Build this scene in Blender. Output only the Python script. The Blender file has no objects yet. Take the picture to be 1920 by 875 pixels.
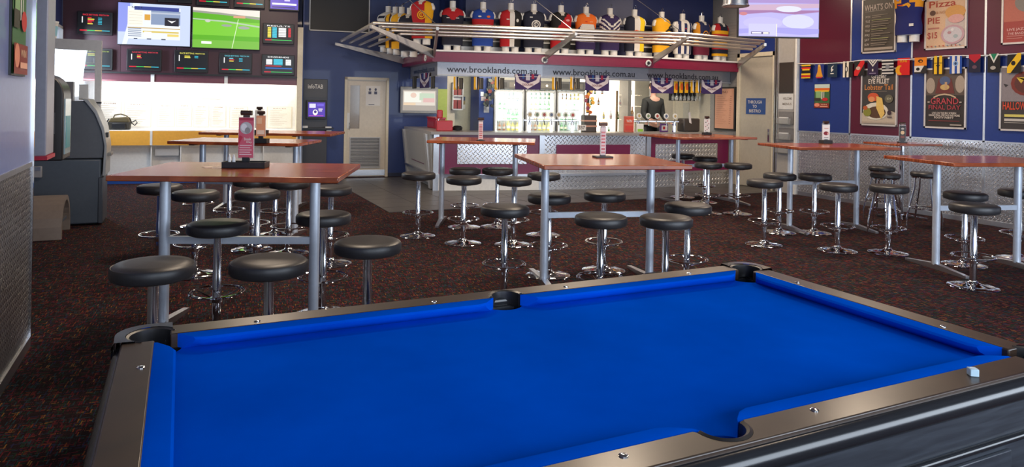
import bpy, math, random
from mathutils import Matrix, Vector
random.seed(7)
C = bpy.context.scene.collection
PI = math.pi

# ------------------------------------------------------------------ camera
F, YAW, ROLL, CY, H, CX = 1311.6, .4417, .0174, 191.5, 1.6377, 960.0
cam_d = bpy.data.cameras.new('camera'); cam = bpy.data.objects.new('camera', cam_d); C.objects.link(cam)
cam_d.sensor_width = 36; cam_d.lens = F / 1920 * 36; cam_d.shift_y = -(437.5 - CY) / 1920
cam_d.clip_end = 200; cam_d.clip_start = .02
cr, sr, c_, s_ = math.cos(ROLL), math.sin(ROLL), math.cos(YAW), math.sin(YAW)
R_ = Vector((c_, -s_, 0)); U_ = Vector((0, 0, 1)); D_ = Vector((s_, c_, 0))
ex = R_ * cr + U_ * sr; eu = -R_ * sr + U_ * cr
cam.matrix_world = Matrix(((ex.x, eu.x, -D_.x, 0), (ex.y, eu.y, -D_.y, 0), (ex.z, eu.z, -D_.z, H), (0, 0, 0, 1)))
bpy.context.scene.camera = cam

# ------------------------------------------------------------------ world, exposure, large lights
sc = bpy.context.scene
sc.view_settings.view_transform = 'Standard'; sc.view_settings.look = 'None'
sc.view_settings.gamma = 1; sc.view_settings.exposure = 0.22
w = bpy.data.worlds.new('world'); sc.world = w; w.use_nodes = True
bg = w.node_tree.nodes['Background']; bg.inputs[0].default_value = (.62, .75, 1, 1); bg.inputs[1].default_value = 1.0

def area(name, loc, size, power, col, aim, sy=None):
    d = bpy.data.lights.new(name, 'AREA'); d.energy = power; d.color = col
    d.shape = 'RECTANGLE'; d.size = size; d.size_y = sy or size
    o = bpy.data.objects.new(name, d); C.objects.link(o); o.location = loc
    o.rotation_euler = (Vector(aim) - Vector(loc)).to_track_quat('-Z', 'Y').to_euler(); return o
DAY = (.78, .88, 1.0); WARM = (1.0, .80, .60)
# daylight through the windows behind the camera (wall_front) and the left window
area('daylight', (5.6, -1.92, 1.75), 6.6, 330, DAY, (5.6, 5, 1.3), 2.3)
area('daylight', (.3, -1.92, 1.9), 1.9, 70, DAY, (.6, 5, 1.1), 2.0)
area('daylight', (-1.84, 13.95, 2.2), 1.0, 60, DAY, (3, 13, 1.6), 1.2)
for x, y, p in ((1.2, 6.2, 75), (4.4, 6.4, 75), (8.0, 6.2, 70), (1.2, 11.5, 75), (5.4, 9.2, 75), (8.6, 9.6, 60), (4.6, 3.0, 25)):
    area('ceiling_lamp', (x, y, 4.1), .7, p, WARM, (x, y, 0))

area('bar_fill_light', (7.3, 12.35, 2.34), 4.6, 75, (1, .93, .80), (7.9, 14.0, 1.3), .3)  # added fill under the soffit to brighten the bar interior, no fixture
# ------------------------------------------------------------------ measuring helpers: pixel ray -> point of a real plane
def ray(px, py):
    dx, dy = px - CX, py - CY
    X = dx * cr + dy * sr; Y = -dx * sr + dy * cr
    r, u = X / F, -Y / F
    return (r * c_ + s_, -r * s_ + c_, u)
def at(px, py, z):
    d = ray(px, py); t = (z - H) / d[2]; return Vector((d[0] * t, d[1] * t, z))
def pl(px, py, P, a):
    d = ray(px, py); n = (math.sin(a), -math.cos(a))
    t = (P[0] * n[0] + P[1] * n[1]) / (d[0] * n[0] + d[1] * n[1])
    x, y = d[0] * t, d[1] * t
    return ((x - P[0]) * math.cos(a) + (y - P[1]) * math.sin(a), H + d[2] * t)
def pbox(x0, y0, x1, y1, P, a):
    xm, ym = (x0 + x1) / 2, (y0 + y1) / 2
    return pl(x0, ym, P, a)[0], pl(xm, y1, P, a)[1], pl(x1, ym, P, a)[0], pl(xm, y0, P, a)[1]

# ------------------------------------------------------------------ materials
MATS = {}
def mat(name, col, rough=.5, metal=0.0, bump=None, emit=0, coat=0, trans=0, alpha=1, spec=.5):
    if name in MATS: return MATS[name]
    m = bpy.data.materials.new(name); m.use_nodes = True; nt = m.node_tree
    b = nt.nodes['Principled BSDF']; I = b.inputs
    I['Base Color'].default_value = (*col, 1); I['Roughness'].default_value = rough; I['Metallic'].default_value = metal
    I['Specular IOR Level'].default_value = spec
    I['Coat Weight'].default_value = coat; I['Transmission Weight'].default_value = trans
    if alpha < 1: I['Alpha'].default_value = alpha
    if emit: I['Emission Color'].default_value = (*col, 1); I['Emission Strength'].default_value = emit
    tc = nt.nodes.new('ShaderNodeTexCoord'); nz = nt.nodes.new('ShaderNodeTexNoise')
    sc_, st = bump or (25, .02); nz.inputs['Scale'].default_value = sc_; nz.inputs['Detail'].default_value = 4
    nt.links.new(tc.outputs['Object'], nz.inputs['Vector'])
    bp = nt.nodes.new('ShaderNodeBump'); bp.inputs['Strength'].default_value = st; bp.inputs['Distance'].default_value = .01
    nt.links.new(nz.outputs['Fac'], bp.inputs['Height']); nt.links.new(bp.outputs['Normal'], I['Normal'])
    if not emit:   # slight colour variation
        mx = nt.nodes.new('ShaderNodeMixRGB'); mx.blend_type = 'MULTIPLY'; mx.inputs[0].default_value = 1
        mx.inputs[1].default_value = (*col, 1)
        rp = nt.nodes.new('ShaderNodeValToRGB'); rp.color_ramp.elements[0].color = (.86, .86, .86, 1); rp.color_ramp.elements[1].color = (1.08, 1.08, 1.08, 1)
        nt.links.new(nz.outputs['Fac'], rp.inputs[0]); nt.links.new(rp.outputs[0], mx.inputs[2]); nt.links.new(mx.outputs[0], I['Base Color'])
    MATS[name] = m; return m
def N(nt, t, **k):
    n = nt.nodes.new(t)
    for a, v in k.items(): setattr(n, a, v)
    return n
def math_(nt, op, a, b=None):
    n = N(nt, 'ShaderNodeMath', operation=op)
    for i, v in enumerate((a, b)):
        if v is None: continue
        if isinstance(v, (int, float)): n.inputs[i].default_value = v
        else: nt.links.new(v, n.inputs[i])
    return n.outputs[0]
def attr_mat(name, rough, emit=0, metal=0, coat=0):
    m = bpy.data.materials.new(name); m.use_nodes = True; nt = m.node_tree; b = nt.nodes['Principled BSDF']
    a = N(nt, 'ShaderNodeVertexColor'); a.layer_name = 'Col'
    nz = N(nt, 'ShaderNodeTexNoise'); nz.inputs['Scale'].default_value = 40
    mx = N(nt, 'ShaderNodeMixRGB', blend_type='MULTIPLY'); mx.inputs[0].default_value = .25
    nt.links.new(a.outputs[0], mx.inputs[1]); nt.links.new(nz.outputs['Fac'], mx.inputs[2])
    nt.links.new((a if emit else mx).outputs[0], b.inputs['Emission Color' if emit else 'Base Color'])
    if emit: b.inputs['Base Color'].default_value = (.01, .01, .012, 1); b.inputs['Emission Strength'].default_value = emit
    b.inputs['Roughness'].default_value = rough; b.inputs['Metallic'].default_value = metal; b.inputs['Coat Weight'].default_value = coat
    MATS[name] = m; return m
PRINT = attr_mat('print', .45); SCREEN = attr_mat('screen_picture', .3, emit=1.0); CLOTH = attr_mat('jersey_cloth', .8); FLAG = attr_mat('flag_cloth', .75)
chrome = mat('chrome', (.80, .81, .84), .07, 1, bump=(8, .004))
brushed = mat('brushed_metal', (.62, .63, .66), .32, 1, bump=(60, .02))
silver = mat('silver_paint', (.60, .66, .76), .35, .35)
vinyl = mat('black_vinyl', (.022, .021, .024), .42, bump=(90, .04))
black = mat('black_plastic', (.015, .015, .017), .4)
white = mat('white_paint', (.78, .78, .76), .5)
cream = mat('cream_paint', (.74, .66, .50), .45)
beige = mat('beige_paint', (.52, .47, .38), .5)
blue = mat('blue_wall_paint', (.018, .042, .18), .45, coat=.1, bump=(14, .05))
maroon = mat('maroon_panel', (.10, .008, .028), .3, spec=.35)
bluep = mat('blue_panel', (.018, .040, .21), .3, spec=.3)
plum = mat('plum_wall', (.075, .028, .042), .38)
lilac = mat('lilac_gloss_paint', (.17, .21, .42), .38, coat=.12)
orange = mat('orange_laminate', (.85, .42, .06), .4)
whitelam = mat('white_laminate', (.80, .80, .78), .35)
canm = mat('canopy_metal', (.55, .54, .52), .35, .7)
tubem = mat('canopy_tube', (.72, .64, .56), .28, .85)
glass = mat('clear_glass', (.95, .97, 1), .03, trans=1, alpha=.22)
slate_grey = mat('slate_tile', (.085, .078, .075), .38, bump=(6, .25))
dkgrey = mat('dark_grey_panel', (.05, .05, .06), .4)
atmgrey = mat('bluegrey_plastic', (.075, .095, .125), .4)
tube_l = mat('fluorescent_tube', (1, .97, .9), emit=4)

def wood_mat(name, a, b_, rough, scale=(1.2, 14, 1)):
    m = bpy.data.materials.new(name); m.use_nodes = True; nt = m.node_tree; b = nt.nodes['Principled BSDF']
    tc = N(nt, 'ShaderNodeTexCoord'); mp = N(nt, 'ShaderNodeMapping'); mp.inputs['Scale'].default_value = scale
    nt.links.new(tc.outputs['Object'], mp.inputs[0])
    nz = N(nt, 'ShaderNodeTexNoise'); nz.inputs['Scale'].default_value = 3; nz.inputs['Detail'].default_value = 8; nz.inputs['Distortion'].default_value = .6
    nt.links.new(mp.outputs[0], nz.inputs['Vector'])
    rp = N(nt, 'ShaderNodeValToRGB'); rp.color_ramp.elements[0].position = .32; rp.color_ramp.elements[1].position = .7
    rp.color_ramp.elements[0].color = (*a, 1); rp.color_ramp.elements[1].color = (*b_, 1)
    nt.links.new(nz.outputs['Fac'], rp.inputs[0]); nt.links.new(rp.outputs[0], b.inputs['Base Color'])
    b.inputs['Roughness'].default_value = rough; b.inputs['Coat Weight'].default_value = .1; b.inputs['Coat Roughness'].default_value = .15
    return m
tablewood = wood_mat('jarrah_table_wood', (.17, .032, .012), (.46, .105, .032), .2)
railwood = wood_mat('pool_rail_laminate', (.030, .017, .011), (.050, .028, .017), .36, (2, 2, 2))
blackwood = wood_mat('black_stained_wood', (.012, .015, .022), (.028, .034, .045), .4, (1.5, 1.5, 22))

def baize():
    m = bpy.data.materials.new('blue_baize'); m.use_nodes = True; nt = m.node_tree; b = nt.nodes['Principled BSDF']
    tc = N(nt, 'ShaderNodeTexCoord'); nz = N(nt, 'ShaderNodeTexNoise'); nz.inputs['Scale'].default_value = 260; nz.inputs['Detail'].default_value = 3
    n2 = N(nt, 'ShaderNodeTexNoise'); n2.inputs['Scale'].default_value = 2.2; n2.inputs['Detail'].default_value = 5
    nt.links.new(tc.outputs['Object'], nz.inputs[0]); nt.links.new(tc.outputs['Object'], n2.inputs[0])
    rp = N(nt, 'ShaderNodeValToRGB'); rp.color_ramp.elements[0].color = (.0, .062, .50, 1); rp.color_ramp.elements[1].color = (.0, .088, .66, 1)
    rp.color_ramp.elements[0].position = .3; rp.color_ramp.elements[1].position = .75
    nt.links.new(n2.outputs['Fac'], rp.inputs[0]); nt.links.new(rp.outputs[0], b.inputs['Base Color'])
    bp = N(nt, 'ShaderNodeBump'); bp.inputs['Strength'].default_value = .25; bp.inputs['Distance'].default_value = .001
    nt.links.new(nz.outputs['Fac'], bp.inputs['Height']); nt.links.new(bp.outputs[0], b.inputs['Normal'])
    b.inputs['Roughness'].default_value = 1; b.inputs['Specular IOR Level'].default_value = .0
    b.inputs['Sheen Weight'].default_value = .06; b.inputs['Sheen Tint'].default_value = (.0, .25, 1, 1)
    return m
baize_m = baize()

def carpet():
    m = bpy.data.materials.new('dashed_carpet'); m.use_nodes = True; nt = m.node_tree; b = nt.nodes['Principled BSDF']; L = nt.links
    tc = N(nt, 'ShaderNodeTexCoord'); sx = N(nt, 'ShaderNodeSeparateXYZ'); L.new(tc.outputs['Object'], sx.inputs[0])
    def layer(ang, fx, fy, seed):
        ca, sa = math.cos(ang), math.sin(ang)
        u = math_(nt, 'ADD', math_(nt, 'MULTIPLY', sx.outputs[0], ca), math_(nt, 'MULTIPLY', sx.outputs[1], sa))
        v = math_(nt, 'ADD', math_(nt, 'MULTIPLY', sx.outputs[0], -sa), math_(nt, 'MULTIPLY', sx.outputs[1], ca))
        iu = math_(nt, 'FLOOR', math_(nt, 'MULTIPLY', u, fx))
        r1 = N(nt, 'ShaderNodeTexWhiteNoise', noise_dimensions='1D'); L.new(math_(nt, 'ADD', iu, seed), r1.inputs['W'])
        vv = math_(nt, 'ADD', math_(nt, 'MULTIPLY', v, fy), math_(nt, 'MULTIPLY', r1.outputs[0], 7.0))
        iv = math_(nt, 'FLOOR', vv); cb = N(nt, 'ShaderNodeCombineXYZ'); L.new(iu, cb.inputs[0]); L.new(iv, cb.inputs[1]); cb.inputs[2].default_value = seed
        wn = N(nt, 'ShaderNodeTexWhiteNoise', noise_dimensions='3D'); L.new(cb.outputs[0], wn.inputs['Vector'])
        fr = math_(nt, 'FRACT', math_(nt, 'MULTIPLY', u, fx)); edge = math_(nt, 'LESS_THAN', fr, .62)
        fr2 = math_(nt, 'FRACT', vv); edge2 = math_(nt, 'LESS_THAN', fr2, .82)
        return wn, math_(nt, 'MULTIPLY', edge, edge2)
    w1, m1 = layer(-.08, 105, 19, 3.0); w2, m2 = layer(-.08 + PI / 2, 95, 19, 11.0)
    def pick(wn):
        rp = N(nt, 'ShaderNodeValToRGB'); rp.color_ramp.interpolation = 'CONSTANT'; e = rp.color_ramp.elements
        cols = [(0, (.012, .004, .006)), (.34, (.030, .008, .012)), (.50, (.11, .010, .016)), (.66, (.014, .042, .055)), (.78, (.012, .034, .016)), (.88, (.17, .045, .014)), (.93, (.21, .10, .025)), (.96, (.018, .018, .06))]
        e[0].color = (*cols[0][1], 1); e[1].position = cols[1][0]; e[1].color = (*cols[1][1], 1)
        for p, c in cols[2:]:
            q = e.new(p); q.color = (*c, 1)
        L.new(wn.outputs['Value'], rp.inputs[0]); return rp.outputs[0]
    base = (.010, .005, .007)
    x1 = N(nt, 'ShaderNodeMixRGB'); x1.inputs[1].default_value = (*base, 1); L.new(m2, x1.inputs[0]); L.new(pick(w2), x1.inputs[2])
    sel = N(nt, 'ShaderNodeSeparateXYZ'); L.new(w1.outputs['Color'], sel.inputs[0])
    k = math_(nt, 'MULTIPLY', m1, math_(nt, 'GREATER_THAN', sel.outputs[1], .35))
    x2 = N(nt, 'ShaderNodeMixRGB'); L.new(k, x2.inputs[0]); L.new(x1.outputs[0], x2.inputs[1]); L.new(pick(w1), x2.inputs[2])
    L.new(x2.outputs[0], b.inputs['Base Color']); b.inputs['Roughness'].default_value = .95; b.inputs['Specular IOR Level'].default_value = .15
    nz = N(nt, 'ShaderNodeTexNoise'); nz.inputs['Scale'].default_value = 300; L.new(tc.outputs['Object'], nz.inputs[0])
    bp = N(nt, 'ShaderNodeBump'); bp.inputs['Strength'].default_value = .6; bp.inputs['Distance'].default_value = .004
    L.new(nz.outputs['Fac'], bp.inputs['Height']); L.new(bp.outputs[0], b.inputs['Normal'])
    return m
carpet_m = carpet()

def checker_plate(name='checker_plate', a='X', pitch=.052, col=(.62, .62, .64), rough=.24):
    # raised alternating lozenges as fine relief on the metal sheet; coordinates: object space (X along, Z up)
    m = bpy.data.materials.new(name); m.use_nodes = True; nt = m.node_tree; b = nt.nodes['Principled BSDF']; L = nt.links
    tc = N(nt, 'ShaderNodeTexCoord'); sx = N(nt, 'ShaderNodeSeparateXYZ'); L.new(tc.outputs['Object'], sx.inputs[0])
    X = math_(nt, 'DIVIDE', sx.outputs[0], pitch); Z = math_(nt, 'DIVIDE', sx.outputs[2], pitch)
    def loz(ox, oz, sg):
        fx = math_(nt, 'SUBTRACT', math_(nt, 'FRACT', math_(nt, 'ADD', X, ox)), .5)
        fz = math_(nt, 'SUBTRACT', math_(nt, 'FRACT', math_(nt, 'ADD', Z, oz)), .5)
        u = math_(nt, 'MULTIPLY', math_(nt, 'ADD', fx, math_(nt, 'MULTIPLY', fz, sg)), .7071)
        v = math_(nt, 'MULTIPLY', math_(nt, 'SUBTRACT', fx, math_(nt, 'MULTIPLY', fz, sg)), .7071)
        d = math_(nt, 'ADD', math_(nt, 'POWER', math_(nt, 'DIVIDE', u, .40), 2.0), math_(nt, 'POWER', math_(nt, 'DIVIDE', v, .11), 2.0))
        return math_(nt, 'MAXIMUM', math_(nt, 'SUBTRACT', 1.0, d), 0.0)
    h = math_(nt, 'MAXIMUM', loz(100.0, 100.0, 1.0), loz(100.5, 100.5, -1.0))
    bp = N(nt, 'ShaderNodeBump'); bp.inputs['Strength'].default_value = 1; bp.inputs['Distance'].default_value = .010
    L.new(h, bp.inputs['Height']); L.new(bp.outputs[0], b.inputs['Normal'])
    b.inputs['Base Color'].default_value = (*col, 1); b.inputs['Metallic'].default_value = .9; b.inputs['Roughness'].default_value = rough
    return m
plate = checker_plate(pitch=.062)
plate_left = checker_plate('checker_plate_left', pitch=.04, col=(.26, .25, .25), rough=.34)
plate_fine = checker_plate('fine_checker_plate', pitch=.085, col=(.66, .66, .68), rough=.28)

# ------------------------------------------------------------------ mesh builder
class MB:
    def __init__(s): s.v = []; s.f = []; s.c = []
    def quad(s, pts, col=None):
        n = len(s.v); s.v += [tuple(p) for p in pts]; s.f.append(tuple(range(n, n + len(pts)))); s.c.append(col); return s
    def add(s, vs, fs, col=None):
        n = len(s.v); s.v += [tuple(p) for p in vs]
        for f in fs: s.f.append(tuple(i + n for i in f)); s.c.append(col)
        return s
    def box(s, x0, y0, z0, x1, y1, z1, col=None):
        return s.add([(x0, y0, z0), (x1, y0, z0), (x1, y1, z0), (x0, y1, z0), (x0, y0, z1), (x1, y0, z1), (x1, y1, z1), (x0, y1, z1)],
                     [(0, 3, 2, 1), (4, 5, 6, 7), (0, 1, 5, 4), (1, 2, 6, 5), (2, 3, 7, 6), (3, 0, 4, 7)], col)
    def prism(s, poly, z0, z1, col=None, axis='z'):
        n = len(poly)
        if axis == 'z': vs = [(x, y, z0) for x, y in poly] + [(x, y, z1) for x, y in poly]
        elif axis == 'y': vs = [(x, z0, y) for x, y in poly] + [(x, z1, y) for x, y in poly]
        else: vs = [(z0, x, y) for x, y in poly] + [(z1, x, y) for x, y in poly]
        fs = [tuple(range(n))[::-1], tuple(range(n, 2 * n))] + [(i, (i + 1) % n, n + (i + 1) % n, n + i) for i in range(n)]
        return s.add(vs, fs, col)
    def lathe(s, prof, cx=0, cy=0, cz=0, n=24, col=None, sx=1, sy=1):
        vs = []; fs = []
        for r, z in prof:
            for i in range(n):
                a = 2 * PI * i / n; vs.append((cx + r * sx * math.cos(a), cy + r * sy * math.sin(a), cz + z))
        for k in range(len(prof) - 1):
            for i in range(n):
                j = (i + 1) % n; fs.append((k * n + i, k * n + j, (k + 1) * n + j, (k + 1) * n + i))
        if prof[0][0] > 1e-6: fs.append(tuple(range(n))[::-1])
        if prof[-1][0] > 1e-6: fs.append(tuple(range((len(prof) - 1) * n, len(prof) * n)))
        return s.add(vs, fs, col)
    def tube(s, pts, r, n=8, closed=False, col=None, flat=None):
        P = [Vector(p) for p in pts]; m = len(P); vs = []; fs = []; prev = None
        for i, p in enumerate(P):
            a = P[(i - 1) % m] if (closed or i > 0) else p; b = P[(i + 1) % m] if (closed or i < m - 1) else p
            d = (b - a).normalized(); up = Vector((0, 0, 1)) if abs(d.z) < .95 else Vector((1, 0, 0))
            if prev is not None and abs(d.z) >= .6: up = prev
            x = d.cross(up).normalized(); y = x.cross(d).normalized(); prev = y
            rr = r[i] if isinstance(r, (list, tuple)) else r
            for k in range(n):
                t = 2 * PI * k / n + PI / n; f1, f2 = flat or (1, 1)
                vs.append(tuple(p + x * math.cos(t) * rr * f1 + y * math.sin(t) * rr * f2))
        for i in range(m if closed else m - 1):
            for k in range(n):
                j = (i + 1) % m; q = (k + 1) % n; fs.append((i * n + k, i * n + q, j * n + q, j * n + k))
        if not closed: fs.append(tuple(range(n))[::-1]); fs.append(tuple(range((m - 1) * n, m * n)))
        return s.add(vs, fs, col)
    def mesh(s, name, smooth=True):
        me = bpy.data.meshes.new(name); me.from_pydata(s.v, [], s.f)
        if any(c is not None for c in s.c):
            ca = me.color_attributes.new('Col', 'FLOAT_COLOR', 'CORNER'); d = []
            for f, c in zip(s.f, s.c): d += list((*(c or (.5, .5, .5)), 1)) * len(f)
            ca.data.foreach_set('color', d)
        if smooth: me.shade_smooth(); me.set_sharp_from_angle(angle=math.radians(38))
        me.update(); return me

def obj(name, mb, m, parent=None, loc=None, rz=0, bevel=0, smooth=True, label=None, kind=None):
    me = mb.mesh(name, smooth) if isinstance(mb, MB) else mb
    if not me.materials: me.materials.append(m)
    o = bpy.data.objects.new(name, me); C.objects.link(o)
    if parent: o.parent = parent
    if loc is not None: o.location = loc
    if rz: o.rotation_euler.z = rz
    if bevel:
        bv = o.modifiers.new('bevel', 'BEVEL'); bv.width = bevel; bv.segments = 2; bv.limit_method = 'ANGLE'
    if label: o['label'] = label
    if kind: o['kind'] = kind
    return o
def tag(o, label, cat, group=None):
    o['label'] = label; o['category'] = cat
    if group: o['group'] = group
    return o
def thing(name, label, cat, loc=(0, 0, 0), rz=0, group=None):
    o = bpy.data.objects.new(name, None); C.objects.link(o); o.location = loc; o.rotation_euler.z = rz
    o.empty_display_size = .1; return tag(o, label, cat, group)
KIDS = {}
def dup(root, loc, rz, label=None, group=None, scale=None):
    def cp(o, par):
        c = o.copy(); C.objects.link(c); c.parent = par
        for k in o.children: cp(k, c)
        return c
    r = cp(root, None); r.location = loc; r.rotation_euler.z = rz
    if scale: r.scale = scale
    if label: r['label'] = label
    if group: r['group'] = group
    return r
def struct(name, mb, m, parent=None, loc=None, rz=0, **k):
    o = obj(name, mb, m, parent, loc, rz, **k)
    if not parent: o['kind'] = 'structure'
    return o
def sempty(name, loc=(0, 0, 0), rz=0):
    o = bpy.data.objects.new(name, None); C.objects.link(o); o.location = loc; o.rotation_euler.z = rz; o['kind'] = 'structure'; return o

# ---- flat art: coloured shapes laid on one another (local X right, Z up, facing -Y)
TXT = {}
def text2d(t, bold=True):
    if t in TXT: return TXT[t]
    cu = bpy.data.curves.new('t', 'FONT'); cu.body = t; cu.size = 1; cu.resolution_u = 2; cu.align_x = 'CENTER'; cu.align_y = 'CENTER'; cu.fill_mode = 'FRONT'
    if bold: cu.offset = .012
    o = bpy.data.objects.new('t', cu); C.objects.link(o)
    bpy.context.view_layer.update()
    me = bpy.data.meshes.new_from_object(o.evaluated_get(bpy.context.evaluated_depsgraph_get()))
    vs = [(v.co.x, v.co.y) for v in me.vertices]; fs = [tuple(p.vertices) for p in me.polygons]
    bpy.data.objects.remove(o); bpy.data.meshes.remove(me)
    x0 = min(v[0] for v in vs); x1 = max(v[0] for v in vs); y0 = min(v[1] for v in vs); y1 = max(v[1] for v in vs)
    vs = [((a - (x0 + x1) / 2) / (x1 - x0), (b - (y0 + y1) / 2) / (y1 - y0)) for a, b in vs]
    TXT[t] = (vs, fs); return TXT[t]
STEP = .0012
def art_mb(items, y=0):
    mb = MB(); k = 0
    for it in items:
        t = it[0]; k += 1; yy = y - STEP * k
        if t == 'r': _, a, b, c, d, col = it; mb.quad([(a, yy, b), (c, yy, b), (c, yy, d), (a, yy, d)], col)
        elif t == 'p': mb.quad([(a, yy, b) for a, b in it[1]], it[2])
        elif t == 'c':
            _, a, b, rx, rz, col = it; mb.quad([(a + rx * math.cos(q * PI / 8), yy, b + rz * math.sin(q * PI / 8)) for q in range(16)], col)
        elif t == 'o':   # ring
            _, a, b, r1, r2, col = it
            for q in range(16):
                t0, t1 = q * PI / 8, (q + 1) * PI / 8
                mb.quad([(a + r1 * math.cos(t0), yy, b + r1 * math.sin(t0)), (a + r1 * math.cos(t1), yy, b + r1 * math.sin(t1)), (a + r2 * math.cos(t1), yy, b + r2 * math.sin(t1)), (a + r2 * math.cos(t0), yy, b + r2 * math.sin(t0))], col)
        elif t == 't':
            _, s, a, b, wd, ht, col = it; vs, fs = text2d(s)
            mb.add([(a + p[0] * wd, yy, b + p[1] * ht) for p in vs], fs, col)
    return mb
def art(name, items, m, parent, loc=(0, 0, 0), rz=0, y=0): return obj(name, art_mb(items, y), m, parent, loc, rz, smooth=False)
def sc_items(items, x0, z0, x1, z1):
    """items given on a unit square -> real size"""
    w_, h_ = x1 - x0, z1 - z0; X = lambda a: x0 + a * w_; Z = lambda a: z0 + a * h_; out = []
    for it in items:
        t = it[0]
        if t == 'r': out.append(('r', X(it[1]), Z(it[2]), X(it[3]), Z(it[4]), it[5]))
        elif t == 'p': out.append(('p', [(X(a), Z(b)) for a, b in it[1]], it[2]))
        elif t == 'c': out.append(('c', X(it[1]), Z(it[2]), it[3] * w_, it[4] * h_, it[5]))
        elif t == 'o': out.append(('o', X(it[1]), Z(it[2]), it[3] * w_, it[4] * w_, it[5]))
        elif t == 't': out.append(('t', it[1], X(it[2]), Z(it[3]), it[4] * w_, it[5] * h_, it[6]))
    return out
def h(s):
    r = [int(s[i:i + 2], 16) / 255 for i in (0, 2, 4)]
    return tuple(v / 12.92 if v < .04045 else ((v + .055) / 1.055) ** 2.4 for v in r)
def rad(d): return d * PI / 180

# ================================================================== SETTING
XR, XL, XP, YP, CEIL = 10.47, -1.95, -.87, 5.42, 4.2
fl = struct('floor', MB().box(XL - .1, -2.1, -.06, XR + .1, 15.6, 0), carpet_m)
struct('ceiling', MB().box(XL - .1, -2.1, CEIL, XR + .1, 15.6, CEIL + .1), mat('ceiling_paint', (.16, .15, .15), .7))
# tiles in front of the bar: each tile its own part
tile_me = MB().box(0, 0, 0, .592, .442, .009).mesh('tile'); tile_me.materials.append(slate_grey)
def tile_run(x0, x1, y0, y1):
    y = y0; r = 0
    while y < y1 - .2:
        x = x0 - (0.3 if r % 2 and x0 < 0 else 0)
        while x < x1 - .1:
            o = obj('tile', tile_me, slate_grey, fl, (x, y, random.uniform(0, .0012))); x += .6
        y += .45; r += 1
tile_run(2.76, 10.40, 9.95, 12.0); tile_run(2.76, 4.2, 12.2, 14.6)

# left partition beside the camera: gloss paint above, checker plate below
wl = sempty('wall_left', (XP, -2, 0), PI / 2)     # local x runs away from the camera, local -y faces the room
Lw = YP + 2
obj('painted_panel', MB().box(0, .0, 1.20, Lw, .12, CEIL), lilac, wl)
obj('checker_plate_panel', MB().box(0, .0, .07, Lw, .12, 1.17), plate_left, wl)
obj('dado_trim', MB().box(0, -.008, 1.17, Lw, .12, 1.20), brushed, wl)
obj('corner_trim', MB().box(Lw, -.012, 0, Lw + .018, .13, CEIL), chrome, wl)
struct('baseboard_left', MB().box(XP, -2, 0, XP + .012, YP, .07), brushed)
struct('wall_left_rear', MB().box(XL - .1, 5.4, 0, XL, 13.05, CEIL).box(XL - .1, 13.05, 0, XL, 15.0, 1.55).box(XL - .1, 13.05, 2.85, XL, 15.0, CEIL), blue)
struct('wall_left_return', MB().box(XL, YP - .02, 0, XP - .12, YP, CEIL), blue)
# window in the rear left wall
wn = sempty('window_1', (XL, 13.05, 1.55), PI / 2)
obj('window_frame', MB().box(0, -.02, 0, 1.75, .1, .05).box(0, -.02, 1.25, 1.75, .1, 1.30).box(0, -.02, 0, .05, .1, 1.3).box(.85, -.02, 0, .90, .1, 1.3).box(1.70, -.02, 0, 1.75, .1, 1.3), white, wn)
for k in (0, 1): obj('pane', MB().box(.05 + .85 * k, .03, .05, .85 + .85 * k, .04, 1.25), glass, wn)

# wall behind the camera with its big windows
wf = sempty('wall_front', (XR, -2, 0), PI)
def wfbox(x0, x1, z0, z1): return MB().box(XR - x1, 0, z0, XR - x0, .1, z1)
for a, b, z0, z1 in ((XP, XR, 0, .55), (XP, XR, 3.0, CEIL), (XP, -.7, .55, 3), (1.4, 2.2, .55, 3), (9.2, XR, .55, 3)): obj('wall_panel', wfbox(a, b, z0, z1), blue, wf)
for n, (a, b) in enumerate(((-.7, 1.4), (2.2, 9.2))):
    w2 = sempty('window_%d' % (n + 2), (b, -2, .55), PI)
    W = b - a; k = max(1, round(W / 1.75)); fr = MB().box(0, 0, 0, W, .08, .05).box(0, 0, 2.4, W, .08, 2.45)
    for i in range(k + 1): fr.box(W * i / k - .025, 0, 0, W * i / k + .025, .08, 2.45)
    obj('window_frame', fr, white, w2)
    for i in range(k): obj('pane', MB().box(W * i / k + .03, .03, .05, W * (i + 1) / k - .03, .04, 2.4), glass, w2)

# right wall: gloss panels in steel joints over checker plate
RW = (XR, 9.57); RA = -PI / 2
wr = sempty('wall_right', (XR, 9.57, 0), RA)      # local x runs towards the camera
obj('wall_panel', MB().box(-5.5, .02, 0, 11.6, .12, CEIL), beige, wr)
ZJ, ZD = 2.42, 1.19
cols_top = [maroon, bluep, maroon, maroon, bluep, maroon, bluep, maroon, bluep, maroon]; cols_bot = [bluep, maroon, bluep, bluep, maroon, bluep, maroon, bluep, maroon, bluep]
for i in range(10):
    s0 = i * 1.12 + .02
    obj('wall_panel', MB().box(s0, .0, ZJ + .012, s0 + 1.09, .02, CEIL), cols_top[i], wr)
    obj('wall_panel', MB().box(s0, .0, ZD + .012, s0 + 1.09, .02, ZJ - .012), cols_bot[i], wr)
    obj('checker_plate_panel', MB().box(s0, .0, .07, s0 + 1.09, .02, ZD - .012), plate, wr)
    obj('joint_strip', MB().box(s0 - .03, -.008, 0, s0, .02, CEIL), brushed, wr)
obj('joint_strip', MB().box(0, -.006, ZJ - .012, 11.2, .02, ZJ + .012), brushed, wr)
obj('joint_strip', MB().box(0, -.008, ZD - .012, 11.2, .02, ZD + .012), brushed, wr)
struct('baseboard_right', MB().box(XR - .012, -2, 0, XR, 9.55, .07), brushed)
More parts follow.
